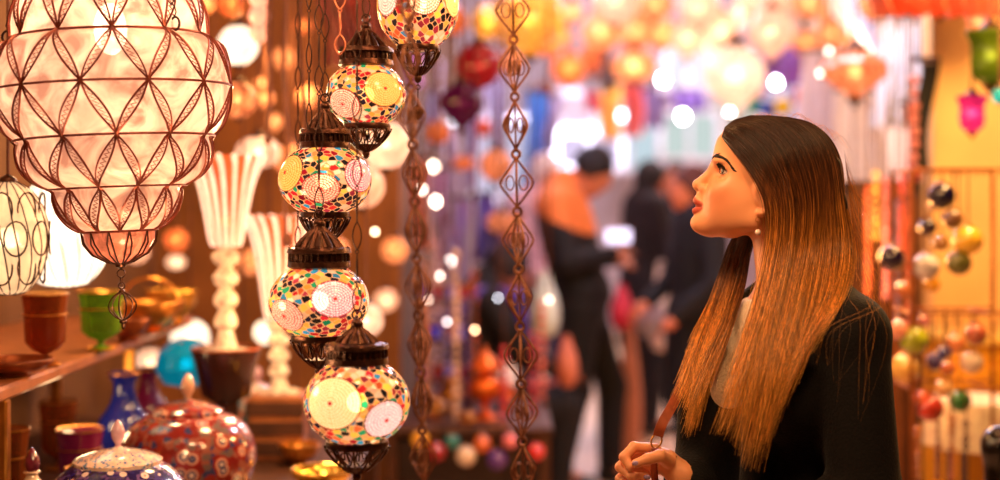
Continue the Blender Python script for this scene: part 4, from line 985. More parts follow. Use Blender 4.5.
# dark planter with the tall crystal lamp, and the second crystal lamp on its box
def crystal_lamp(px, py_top, py_bot, Y, rtop_px, label, z0, flute_n=14, longstem=.5):
    s = S(Y); c = P(px, py_bot, Y); H = (py_bot-py_top)*s; R = rtop_px*s; t = thing('crystal_lamp', label, 'lamp', (c.x, c.y, c.z))
    hb = H*(1-longstem)
    pr = [(R*.36, hb*0), (R*.42, hb*.08), (R*.55, hb*.4), (R*.72, hb*.72), (R*.93, hb*.93), (R*1.04, hb), (R*.98, hb), (R*.86, hb*.9), (R*.64, hb*.6), (R*.4, hb*.15), (0, hb*.08)]
    MB().lathe([(r, z+H-hb) for r, z in pr], 112, flute=lambda th, i: 1+.17*abs(math.sin(flute_n/2*th))-.11).build('fluted_bowl', lampglass('crystal_glow', (220, 140, 90), .22, .5, .35, 18, .2, .3), t)
    op = cr([(r, z+H-hb) for r, z in pr[:6]], 16)
    for k in range(16):
        a_ = 2*PI*k/16; MB().tube([(r*1.02*math.cos(a_+.25*(1-i/15)), r*1.02*math.sin(a_+.25*(1-i/15)), z) for i, (r, z) in enumerate(op)], [R*(.035+.045*i/15) for i in range(16)], 6).build('rib', lampglass('crystal_rib', (255, 226, 204), 1.0, .2, .4, 30, .1, .2), t)  # glowing ribs carry the bright streaks of light in the fluted glass
    st = MB(); z = H-hb; k = 0; segs = []
    pr = [(R*.34, z)]
    n = 5
    for i in range(n):
        z1 = z*(1-i/n); z2 = z*(1-(i+1)/n); pr += [(R*.20, z1-(z1-z2)*.1), (R*(.38-.03*i), z1-(z1-z2)*.45), (R*.3, z1-(z1-z2)*.75), (R*.17, z2+(z1-z2)*.04)]
    pr += [(R*.22, .012), (R*.6, .006), (R*.62, 0)]
    st.lathe(pr[::-1], 32, flute=lambda th, i: 1+.06*abs(math.sin(4*th))); st.build('stem', lampglass('crystal_stem_glow', (255, 200, 160), .45, .3, .3, 40, .6, .6), t)
    MB().ball((0, 0, H-hb*.72), R*.16).build('bulb', bulb_warm, t)
    return t
crystal_lamp(226, 156, 352, 3.44, 37, 'tall fluted crystal lamp standing in the dark bowl', 0, longstem=.54)
Yb = 3.44; c = P(226, 352, Yb)
t = thing('planter', 'dark round bowl on a pedestal carrying the tall crystal lamp', 'bowl', (c.x, c.y, ZT)); d = c.z-ZT
MB().lathe([(.05, 0), (.052, .008), (.028, .02), (.03, d-.125), (.06, d-.105), (.078, d-.02), (.086, d+.004), (.086, d+.010), (.078, d+.010), (.072, d-.003), (0, d-.003)], 40).build('bowl', mat('dark_glazed_clay', (56, 26, 22), .25, coat=.6), t)
MB().ring((0, 0, d+.009), .083, .0035, 40, 6).build('rim', mat('copper_rim', (190, 100, 60), .3, .8), t)
crystal_lamp(279, 216, 392, 3.62, 33, 'second fluted crystal lamp, lower and further right', 0, longstem=.42)
c = P(279, 392, 3.62)
t = thing('crate', 'small wooden crate under the second crystal lamp', 'crate', (c.x, c.y, ZT)); d = c.z-ZT
bb = MB(); bb.box((0, 0, d/2), (.14, .14, d-.004), bev=.004).build('box', wood, t, smooth=False)
for k in range(3):
    for sg in (-1, 1): MB().box((0, sg*.072, d*(.2+.3*k)), (.148, .004, d*.2)).build('slat', wood_dk, t, smooth=False)
# glittering dishes and trinkets on the right part of the table
gold = mat('polished_gold', (250, 190, 90), .18, .9)
trk = [(262, 462, 3.05, .035, .03, gold, 'tiny gold dish between the teal jar and the table edge'), (290, 466, 3.0, .06, .03, mat('cream_enamel', (240, 200, 170)), 'cream enamel saucer under the lowest mosaic lantern'), (322, 462, 3.2, .07, .045, gold, 'gold fluted dish behind the lowest mosaic lantern'), (300, 452, 3.5, .05, .05, brass, 'small brass cup behind the gold fluted dish'), (340, 470, 3.0, .05, .04, mat('dull_copper', (150, 80, 44)), 'copper cup low beside the lowest mosaic lantern')]
for q in trk: bowl(*q, z=ZT, name='dish', cat='dish')
# lamps hanging or standing in the depth of the stall
# ================================================================ people in the alley
def figure(px, yfeet_Y, face_deg, label, head, sh, hands, skin, hairc, top, pants, H=1.75, lean=.0, top2=None, hip=None, knees=None, feet=None, split=1.1, toplen=.78, cap=None, res=.014, hairr=1.06, bow=.0):
    """one standing or seated person; coordinates local: x forward, y left, z up"""
    Y = yfeet_Y; X = (px-500)*Y/FPX; a = math.radians(face_deg)
    root = thing('person', label, 'person', (X, Y, 0), rz=a)
    k = H/1.75; A = lambda x, y, z: np.array([x, y, z])*k
    b = SDF(); up = np.array([0, 0, 1.])
    hp = A(*(hip or (0, 0, .93))); shc = A(*(sh or (lean, 0, 1.42))); hc = A(*head)
    Rb = (shc-hp)/np.linalg.norm(shc-hp); xf = np.array([1, 0, 0])-Rb*Rb[0]; xf /= np.linalg.norm(xf); Rm = np.stack([xf, np.cross(Rb, xf), Rb], 1)
    tor = [(hp, (.12, .165, .12)), (hp*.6+shc*.4, (.10, .14, .17)), (hp*.25+shc*.75, (.115, .165, .17)), (shc, (.085, .17, .07))]
    for c, r in tor: b.ell(c, np.array(r)*k, .06, Rm)
    b.cone(shc+up*.02, hc-up*.06*k, .058*k, .052*k, .03)
    Rh = np.stack([[math.cos(bow), 0, -math.sin(bow)], [0, 1, 0], [math.sin(bow), 0, math.cos(bow)]], 1)
    b.ell(hc, np.array((.096, .075, .115))*k, .01, Rh); b.ell(hc+Rh @ np.array([.045, 0, -.05])*k, np.array((.05, .052, .062))*k, .02, Rh); b.ell(hc+Rh @ np.array([.103, 0, -.012])*k, np.array((.018, .013, .022))*k, .01)
    for g in (-1, 1): b.ell(hc+Rh @ np.array([-.005, g*.076, -.01])*k, np.array((.017, .008, .03))*k, .006)
    arms = []
    for g, (el, hd_) in zip((1, -1), hands):
        s0 = shc+Rm[:, 1]*.165*k*g; e_ = A(*el); h_ = A(*hd_); arms.append((s0, e_, h_))
        b.cone(s0, e_, .048*k, .038*k, .04); b.cone(e_, h_, .038*k, .026*k, .02)
        d = (h_-e_)/np.linalg.norm(h_-e_); w = np.cross(d, up); w = w/(np.linalg.norm(w)+1e-6); pc = h_+d*.04
        b.ell(pc, (.04, .04, .03), .02)
        for j in range(4): q = pc+w*(-.027+.018*j); b.cone(q, q+d*(.05+.008*(j in (1, 2))), .0095, .008, .006); b.cone(q+d*.055, q+d*.075-up*.025, .0085, .0075, .004)
        b.cone(pc-w*.03, pc-w*.05+d*.035+up*.01, .0105, .009, .006)
    legs = []
    for g in (1, -1):
        h0 = hp+np.array([0, g*.09*k, -.06]); kn = A(*(knees[(1-g)//2] if knees else (.03, g*.10, .49))); an = A(*(feet[(1-g)//2] if feet else (-.02, g*.11, .09)))
        legs.append((h0, kn, an)); b.cone(h0, kn, .088*k, .058*k, .04); b.cone(kn, an, .058*k, .038*k, .03); b.cone(an, np.array([an[0]+.12, an[1], .05]), .04, .03, .02)
    v, f = b.mesh(res); mesh_np('body', v, f, mat('skin_%d' % skin[0], skin, .5, var=.06), root, smooth_it=1)
    ja = SDF(); I = .022
    for c, r in tor[1:]: ja.ell(c, np.array(r)*k+I, .06, Rm)
    ja.cone(hp+Rb*.02, shc, .135*k, .12*k, .05)
    if hip is None: ja.ell(hp+up*.03, np.array((.14, .185, .12))*k, .04, Rm)
    if toplen < .75: ja.cone(hp, hp-up*(.93-toplen), .16, .17, .04)
    for s0, e_, h_ in arms: ja.cone(s0, e_, .07*k, .055*k, .04); ja.cone(e_, h_*.93+e_*.07, .055*k, .042*k, .03)
    ja.cone(shc+up*.03, shc+up*.08+(hc-shc)*.15, .085*k, .078*k, .02)
    v, f = ja.mesh(res); u = (v-hp) @ Rb
    if top2:
        edge = split-.42*v[:, 0]+.02*np.sin(v[:, 1]*9); w_ = (v[:, 2] > edge); cols = np.where(w_[:, None], np.array(srgb(*top)), np.array(srgb(*top2)))
        mesh_np('jacket', v, f, vmat('two_tone_cloth', .8), root, cols)
    else: mesh_np('jacket', v, f, mat('cloth_%d_%d_%d' % top, top, .8, var=.15, scale=40, bump=.2), root)
    tr = SDF(); tr.ell(hp-up*.02, np.array((.13, .175, .13))*k, .03)
    for h0, kn, an in legs: tr.cone(h0, kn, .10*k, .075*k, .04); tr.cone(kn, an+up*.02, .075*k, .062*k, .03)
    v, f = tr.mesh(res); mesh_np('trousers', v, f, mat('cloth_%d_%d_%d' % pants, pants, .8, var=.15, scale=40, bump=.2), root)
    for g, (h0, kn, an) in zip((1, -1), legs):
        s_ = SDF(); s_.cone(np.array([an[0]-.03, an[1], .045]), np.array([an[0]+.15, an[1], .04]), .045, .038, .02); s_.plane((0, 0, .003), (0, 0, -1), .004)
        v, f = s_.mesh(res*.8); mesh_np('shoe', v, f, mat('black_leather', (16, 13, 12), .35), root)
    hr = SDF(); hr.ell(hc+Rh @ np.array([-.015, 0, .022])*k, np.array((.098, .084, .108))*k*hairr, .01, Rh); hr.ell(hc+Rh @ np.array([.085, 0, -.045])*k, np.array((.085, .10, .085))*k, .01, Rh, sub=True)
    hr.plane(hc+Rh @ np.array([0, 0, -.045])*k, Rh @ np.array([-.2, 0, -1.]), .01)
    v, f = hr.mesh(res*.7); mesh_np('hair' if not cap else 'knit_cap', v, f, mat('hair_%d' % hairc[0], hairc, .7, var=.3, scale=200), root)
    return root
BK = (14, 12, 16)
m1 = figure(583, 7.0, -12, 'man in orange and black jacket bending his head over his phone', (.05, 0, 1.56), (-.11, .0, 1.40), [((-.02, .24, 1.14), (.15, .10, 1.12)), ((-.03, -.26, 1.12), (.17, -.10, 1.16))], (206, 128, 92), (24, 16, 18), (244, 136, 66), BK, lean=-.05, knees=((.13, .10, .49), (-.02, -.10, .49)), feet=((.12, .11, .09), (-.10, -.11, .09)), top2=(16, 13, 18), split=1.31, toplen=.80, bow=.6, H=1.78)
figure(645, 8.6, 20, 'dark-haired man in a charcoal coat beyond the man in orange', (.05, 0, 1.57), (0, 0, 1.42), [((.0, .25, 1.12), (.16, .2, .92)), ((.04, -.25, 1.12), (.2, -.16, .98))], (190, 110, 84), (20, 14, 18), (26, 22, 30), (18, 16, 24), H=1.74, toplen=.6)
figure(699, 6.6, 195, 'warm-faced man in a black coat just left of the face of the woman', (.05, 0, 1.57), (0, 0, 1.42), [((.02, .25, 1.12), (.2, .18, .95)), ((.04, -.25, 1.12), (.22, -.16, 1.0))], (214, 124, 90), (90, 44, 34), (16, 16, 26), (16, 16, 26), H=1.66, toplen=.55)
figure(677, 10.8, 250, 'person in a dark jacket almost hidden between the charcoal and black coats', (.05, 0, 1.57), (0, 0, 1.42), [((.02, .25, 1.12), (.2, .18, .95)), ((.04, -.25, 1.12), (.22, -.16, 1.0))], (200, 120, 90), (24, 16, 20), (30, 26, 38), (24, 22, 34), H=1.80)
figure(543, 8.2, -60, 'person in a pale knitted cap behind the man in orange', (.04, 0, 1.57), (0, 0, 1.42), [((.02, .25, 1.12), (.2, .18, 1.0)), ((.04, -.25, 1.12), (.22, -.16, 1.0))], (224, 150, 120), (236, 226, 236), (226, 190, 206), (90, 80, 110), H=1.76, cap=True, hairr=1.14)
seat = figure(474, 6.38, 12, 'person in dark clothes with a violet scarf seated by the brass display', (.16, 0, 1.12), (.05, 0, .98), [((.12, .26, .76), (.36, .16, .66)), ((.16, -.26, .76), (.40, -.12, .66))], (150, 90, 70), (26, 18, 30), (20, 16, 24), (18, 16, 22), hip=(-.05, 0, .53), knees=((.40, .12, .50), (.40, -.12, .50)), feet=((.42, .14, .09), (.36, -.12, .09)), H=1.75, bow=.4, toplen=.9)
def scarf():
    c = seat.location; sd = SDF(); M = Matrix.Rotation(seat.rotation_euler.z, 3, 'Z'); q = lambda x, y, z: np.array(M @ Vector((x, y, z)))
    r = [q(.10+.11*math.cos(t), .13*math.sin(t), 1.015-.02*math.cos(t)) for t in [2*PI*i/12 for i in range(13)]]
    sd.chain(r, [.034]*13, .02); sd.chain([q(.20, .02, 1.0), q(.23, .05, .9), q(.22, .07, .74)], [.034, .04, .036], .02); sd.chain([q(0, -.14, 1.02), q(-.1, -.16, .96), q(-.16, -.12, .86)], [.035, .05, .05], .03)
    v, f = sd.mesh(.012); o = mesh_np('scarf', v, f, mat('violet_wool', (84, 56, 170), .8, sheen=.3), None); o.parent = seat
    o.matrix_parent_inverse = Matrix.Rotation(-seat.rotation_euler.z, 4, 'Z')
scarf()
t = thing('stool', 'low wooden stool under the seated person in the violet scarf', 'stool', (seat.location.x-.05, seat.location.y, 0))
MB().lathe([(.15, .315), (.17, .32), (.17, .34), (.15, .345)], 28).build('seat', wood_dk, t)
for k in range(4): MB().tube([(.11*math.cos(PI/4+k*PI/2), .11*math.sin(PI/4+k*PI/2), .317), (.15*math.cos(PI/4+k*PI/2), .15*math.sin(PI/4+k*PI/2), 0)], .016, 8).build('leg', wood_dk, t)
# things carried or standing about
def bag(px0, px1, py0, py1, Y, colr, label, es=None, name='carrier_bag', cat='bag', onfloor=False):
    s = S(Y); c = P((px0+px1)/2, py1, Y); w = (px1-px0)*s; h = (py1-py0)*s; t = thing(name, label, cat, c if not onfloor else (c.x, c.y, 0))
    if onfloor: h = P(px0, py0, Y).z-.0
    m = mat('bag_%d_%d_%d' % colr, colr, .5, var=.08, bump=.2)
    b = SDF(); b.ell((0, 0, h*.36), (w*.5, .09, h*.40), .03); b.ell((0, 0, h*.7), (w*.30, .05, h*.32), .05); b.plane((0, 0, .004), (0, 0, -1), .01)
    v, f = b.mesh(max(w, h)/24); mesh_np('body', v, f, m, t)
    for g in (-1, 1): MB().tube([(w*.18*math.cos(a), g*.015, h*.92+h*.16*math.sin(a)) for a in [PI*i/10 for i in range(11)]], .006, 6).build('handle', m, t)
    return t
bag(530, 560, 276, 338, 6.05, (214, 236, 240), 'pale blue-white carrier bag left of the legs of the man in orange')
bag(648, 676, 268, 352, 7.8, (240, 222, 206), 'cream carrier bag hanging low beside the charcoal coat')
bag(617, 642, 318, 420, 7.4, (220, 150, 120), 'pink-brown leather holdall standing right of the legs of the man in orange', onfloor=True, name='holdall')
bag(636, 668, 300, 338, 7.0, (206, 202, 226), 'small pale lilac bag above the pink-brown holdall')
bag(610, 634, 288, 330, 6.8, (206, 40, 70), 'raspberry red bag held at the hip of the man in orange')
bag(556, 578, 340, 388, 5.9, (206, 120, 96), 'salmon pink bag low left of the legs of the man in orange')
def phone():
    c = P(618, 236, 6.78); t = thing('phone', 'small pale phone in the hands of the man in orange', 'phone', c); 
    MB().box((0, 0, 0), (.13, .012, .075), bev=.004).build('case', mat('phone_case', (210, 150, 150), .4), t, smooth=False)
    MB().box((0, -.0075, 0), (.12, .002, .066)).build('screen', emit('phone_screen', (235, 220, 255), 1.5), t, smooth=False)
phone()
# ================================================================ lit shops at the end of the alley
def shop_window(i, px0, px1, py0, py1, Y, colr, s_, bars=2):
    a, b = P(px0, py0, Y), P(px1, py1, Y); w = b.x-a.x; h = a.z-b.z; c = Vector(((a.x+b.x)/2, Y, (a.z+b.z)/2))
    f = MB()
    for x in (-w/2, w/2): f.box((x, 0, 0), (.05, .10, h+.05))
    for z in (-h/2, h/2): f.box((0, 0, z), (w, .10, .05))
    for k in range(1, bars): f.box((-w/2+w*k/bars, 0, 0), (.03, .06, h))
    o = f.build('window_%d' % i, mat('pale_frame', (214, 206, 216), .6), loc=c, smooth=False); struct(o)
    g = MB().box((0, .04, 0), (w, .01, h)).build('lit_pane', emit('lit_%d' % i, colr, s_), o, smooth=False)
    return o
win = [(558, 628, 92, 128, 13.5, (250, 214, 236), 0.65), (556, 622, 132, 168, 13.0, (232, 214, 250), 0.60), (598, 662, 118, 172, 14.2, (206, 226, 236), 0.55), (660, 718, 112, 160, 13.8, (214, 230, 226), 0.52), (664, 712, 42, 90, 12.0, (236, 236, 250), 0.70), (700, 760, 100, 150, 14.6, (236, 220, 206), 0.52), (535, 566, 100, 160, 14.4, (226, 226, 255), 0.57),  # the white sign panel is built as a glowing window too
       (420, 470, 130, 185, 12.5, (246, 226, 236), 0.52), (470, 530, 118, 200, 13.2, (226, 220, 250), 0.52), (760, 800, 60, 130, 12.6, (226, 206, 236), 0.47)]
for i, q in enumerate(win): shop_window(i+1, *q)
def cloth(px0, px1, py0, py1, Y, colr, label, folds=4, depth=.05, name='hanging_scarf', cat='scarf', jag=.0, grp=None, beam=3.72, taper=1., rough=.8, slant=0.):
    s = S(Y); a, b_ = P(px0, py0, Y), P(px1, py1, Y); w = b_.x-a.x; h = a.z-b_.z; t = thing(name, label, cat, ((a.x+b_.x)/2, Y, a.z), grp)
    rg = random.Random(px0*7+py0); ph = rg.uniform(0, 6); nx, nz = 34, 22; mb = MB(); vs = []
    for side in (0, 1):
        for j in range(nz):
            v = j/(nz-1)
            for i in range(nx):
                u = i/(nx-1); ww = w*(taper+(1-taper)*v) if taper < 1 else w
                y = depth*(.25+.75*v)*math.sin(2*PI*folds*u+ph+.7*math.sin(3*v+ph))+.3*depth*math.sin(5*v+3*u)
                z = -h*v*(1-jag*.5*(1+math.sin(2*PI*1.5*u+ph))*v)
                vs.append(((u-.5)*ww+slant*v*h+.02*math.sin(4*v+ph), y+side*.006, z))
    n = nx*nz; fs = []
    for j in range(nz-1):
        for i in range(nx-1):
            q = j*nx+i; fs += [(q, q+1, q+nx+1, q+nx), (n+q, n+q+nx, n+q+nx+1, n+q+1)]
    for j in range(nz-1):
        for i in (0, nx-1): q = j*nx+i; fs.append((q, q+nx, n+q+nx, n+q))
    for i in range(nx-1):
        for j in (0, nz-1): q = j*nx+i; fs.append((q, q+1, n+q+1, n+q))
    mb.add(vs, fs).build('cloth', mat('fabric_%d_%d_%d' % colr, colr, rough, var=.1, scale=12, bump=.15, sheen=.2), t)
    r = MB(); r.tube([(-w*.5*taper-.02, .003, .012), (w*.5*taper+.02, .003, .012)], .010, 8)
    for x in (-w*.4*taper, w*.4*taper): r.tube([(x, .003, .01), (x, .003, beam-a.z)], .004, 5)
    r.build('rail', wood_dk, t); return t
G1 = 'scarves hung along the left side of the alley'
for q in [(524, 548, 92, 214, 9.0, (70, 150, 226), 'sky blue scarf hanging right of the rusty cage chain'),
          (548, 560, 96, 150, 8.6, (200, 190, 224), 'pale mauve scarf beside the sky blue one'),
          (428, 446, 92, 150, 7.6, (206, 214, 250), 'ice blue scarf behind the gap between both cage chains'),
          (446, 464, 128, 226, 7.9, (240, 230, 250), 'white scarf under the dark purple mosaic globe'),
          (466, 482, 60, 190, 8.1, (216, 208, 246), 'long pale lavender scarf left of the right cage chain'),
          (486, 504, 50, 180, 8.4, (226, 226, 255), 'long bluish white scarf right behind the right cage chain'),
          (434, 450, 170, 262, 7.2, (230, 190, 220), 'pinkish white scarf low beside the left cage chain'),
          (455, 470, 200, 300, 6.9, (190, 160, 220), 'lilac scarf hanging over the brass display'),
          (474, 492, 196, 262, 7.1, (120, 90, 200), 'violet scarf behind the orange hanging lamp'),
          (504, 524, 214, 268, 7.4, (250, 160, 80), 'orange scarf left of the man in orange, right of the chain'),
          (414, 430, 160, 250, 7.0, (250, 150, 90), 'apricot scarf behind the left cage chain'),
          (490, 506, 232, 258, 6.9, (80, 60, 150), 'short indigo cloth left of the right chain'),
          (394, 424, 30, 86, 6.6, (196, 120, 190), 'mauve cloth behind the top mosaic lantern'),
          (322, 350, -20, 66, 4.6, (120, 20, 44), 'crimson cloth left of the second mosaic lantern'),
          (346, 398, -16, 40, 5.0, (150, 36, 50), 'dark red cloth above the second mosaic lantern')]:
    cloth(*q, grp=G1, beam=3.74)
for q in [(584, 600, 92, 112, 11.5, (226, 60, 90), 'small rose pink pennant at the far shop'), (600, 622, 84, 140, 11.8, (246, 196, 90), 'yellow cloth hanging in front of the far lit shop'), (622, 642, 84, 136, 11.0, (232, 110, 110), 'coral red cloth right of the yellow one'),
          (636, 668, 88, 128, 12.4, (150, 130, 190), 'grey-violet cloth above the heads in the alley'), (672, 704, 90, 112, 11.6, (110, 80, 160), 'purple cloth strip under the white sign panel'), (590, 612, 150, 172, 10.5, (236, 206, 110), 'little yellow cloth beside the head of the man in orange'),
          (600, 612, 40, 92, 10.4, (100, 60, 60), 'brown cloth between the amber lanterns')]:
    cloth(*q, grp='cloths hung before the far shops', beam=3.74, folds=3)
# pale drapes and garments on the right
for q in [(836, 886, -30, 62, 6.2, (226, 232, 250), 'white drape sweeping down between the amber lanterns on the right', .35), (800, 842, 52, 210, 7.2, (226, 214, 220), 'pale grey-pink drape directly above the crown of the woman', 0.),
          (838, 886, 92, 214, 6.8, (248, 232, 214), 'cream drape below the big orange lantern', 0.), (878, 926, 18, 128, 5.6, (236, 242, 255), 'bluish white garment hanging beside the black post', -.05)]:
    cloth(*q[:7], name='drape', cat='drape', folds=3, depth=.05, grp='pale drapes beyond the woman', slant=q[7])
cloth(905, 924, 106, 220, 5.2, (206, 70, 36), 'rust red cloth under the bluish white garment', folds=3, depth=.03)
cloth(880, 1010, -30, 16, 4.3, (196, 74, 40), 'red-orange awning cloth across the top right corner', folds=7, depth=.05, name='awning', cat='awning')
# purple net of flowers with coloured tags
t = thing('purple_net', 'purple hanging net of round rosettes above the head of the woman', 'decoration', P(778, 62, 8.9)); rm_ = mat('purple_felt', (150, 90, 210), .7, sheen=.3); rg = random.Random(3)
for i in range(7):
    for j in range(8):
        MB().ball(((i-3)*.045+(j % 2)*.022, rg.uniform(-.03, .03), (4-j)*.045), (.027, .02, .027), 10, 7).build('rosette', rm_, t)
r = MB()
for i in range(7): r.tube([((i-3)*.042, 0, .18), ((i-3)*.042, 0, 3.74-t.location.z)], .003, 4)
r.build('cords', cordm, t)
def tagp(px, py, Y, colr, label, r=9):
    c = P(px, py, Y); t = thing('felt_ball', label, 'ornament', c, 'coloured felt balls above the woman'); MB().ball((0, 0, 0), (r*S(Y), r*S(Y)*.8, r*S(Y)), 16, 10).build('ball', mat('felt_%d_%d' % colr[:2], colr, .6, sheen=.3), t); MB().tube([(0, 0, 0), (0, 0, 3.74-c.z)], .003, 4).build('cord', cordm, t)
for q in [(756, 106, 8.0, (40, 160, 120), 'green felt ball over the hair parting of the woman'), (768, 109, 7.9, (40, 80, 200), 'blue felt ball between the green and the yellow ones'), (783, 107, 7.8, (246, 210, 30), 'yellow felt ball right of the blue one'), (802, 97, 7.9, (230, 60, 40), 'red felt ball right of the yellow one'), (755, 92, 8.3, (200, 40, 110), 'magenta felt ball beside the purple net'), (484, 128, 7.6, (240, 90, 50), 'orange-red felt ball left of the right cage chain')]: tagp(*q)
cloth(917, 934, 63, 170, 4.78, (8, 7, 9), 'narrow black banner hanging against the edge of the ochre plaster', folds=1, depth=.01, name='banner', cat='banner')
# ================================================================ lamps out of focus
def proto_lamp(kind):
    if kind == 'globe': pr = [(.25, -1), (.62, -.82), (.93, -.4), (1, 0), (.93, .4), (.62, .8), (.3, .95)]
    elif kind == 'onion': pr = [(.02, -1.35), (.14, -1.15), (.5, -.85), (.9, -.4), (1, 0), (.9, .45), (.55, .82), (.3, .95)]
    elif kind == 'squat': pr = [(.3, -.72), (.75, -.6), (1, -.2), (1, .2), (.75, .55), (.35, .7)]
    elif kind == 'hex': pr = [(.2, -.78), (.28, -.6), (.62, -.42), (1.0, -.05), (.92, .32), (.45, .55), (.3, .6)]
    elif kind == 'tulip': pr = [(.1, -1), (.5, -.75), (.62, -.3), (.6, .3), (.78, .8), (.6, .85)]
    return pr
LM = {}
LC = {'amber': ((255, 184, 130), .5), 'deep': ((250, 150, 86), .5), 'yellow': ((255, 200, 90), .55), 'peach': ((255, 204, 178), .62), 'pale': ((255, 216, 196), .66), 'red': ((170, 30, 44), .3), 'purple': ((90, 20, 70), .35), 'magenta': ((190, 40, 110), .8), 'teal': ((40, 200, 200), .9), 'green': ((90, 110, 20), .3), 'brown': ((190, 110, 80), .35), 'white': ((255, 236, 220), 1.4), 'orange': ((250, 172, 124), .5)}
def lamp(px, py, r, Y, kind, colr, label, bulb=.24, beam=3.74, grp='lanterns hanging along the alley', flat=False, bs=None, cat='lantern', name='hanging_lantern'):
    s = S(Y); R = r*s; c = P(px, py, Y); t = thing(name, label, cat, c, grp); col_, es = LC[colr]
    pr = [tuple(q) for q in cr(proto_lamp(kind), 20)]
    sides = 28 if kind != 'hex' else 8
    pat = 'cells' if colr in ('amber', 'orange', 'deep', 'red', 'purple', 'yellow', 'teal') or kind == 'hex' else None
    MB().lathe([(a*R, b_*R) for a, b_ in pr], sides, flute=(lambda th, i: 1+.03*math.cos(8*th)) if kind != 'hex' else None).build('shade', lampglass('lamp_'+colr+('_c' if pat else ''), col_, es*.85, .28, .4, 30 if pat else 18, .3, .3, pat), t, smooth=kind != 'hex')
    if bulb: MB().ball((0, 0, 0), R*min(bulb*.8, .34), 12, 8).build('bulb', bulb_warm if bs is None else emit('bulb_%s' % bs, (255, 226, 180), bs), t)
    top = pr[-1][1]*R; lo = pr[0][1]*R
    b = MB(); b.lathe([(R*.34, top-.01*R), (R*.42, top+.03*R), (R*.3, top+.18*R), (R*.1, top+.34*R), (R*.05, top+.5*R)], 16)
    b.build('cap', bronze, t); MB().lathe([(R*.30, lo+.03*R), (R*.2, lo-.08*R), (R*.05, lo-.2*R), (R*.07, lo-.26*R), (0, lo-.32*R)], 16).build('finial', bronze, t)
    MB().tube([(0, 0, top+.45*R), (0, 0, beam-c.z)], .004, 5).build('chain', cordm, t); return t
def bare(px, py, r, Y, colr, label, s_=14, beam=3.74):
    R = r*.62*S(Y); s_ *= 1.3; c = P(px, py, Y); t = thing('light_bulb', label, 'bulb', c, 'bare bulbs glinting in the alley')
    MB().lathe([(0, -R), (R*.7, -R*.72), (R, 0), (R*.75, R*.7), (R*.4, R*1.2)], 16).build('bulb', emit('spark_%d_%d' % (colr[2], int(s_)), colr, s_), t)
    MB().lathe([(R*.42, R*1.15), (R*.42, R*1.9), (R*.2, R*2.1)], 12).build('socket', dark_iron, t); MB().tube([(0, 0, R*2), (0, 0, beam-c.z)], .0035, 4).build('cord', cordm, t)
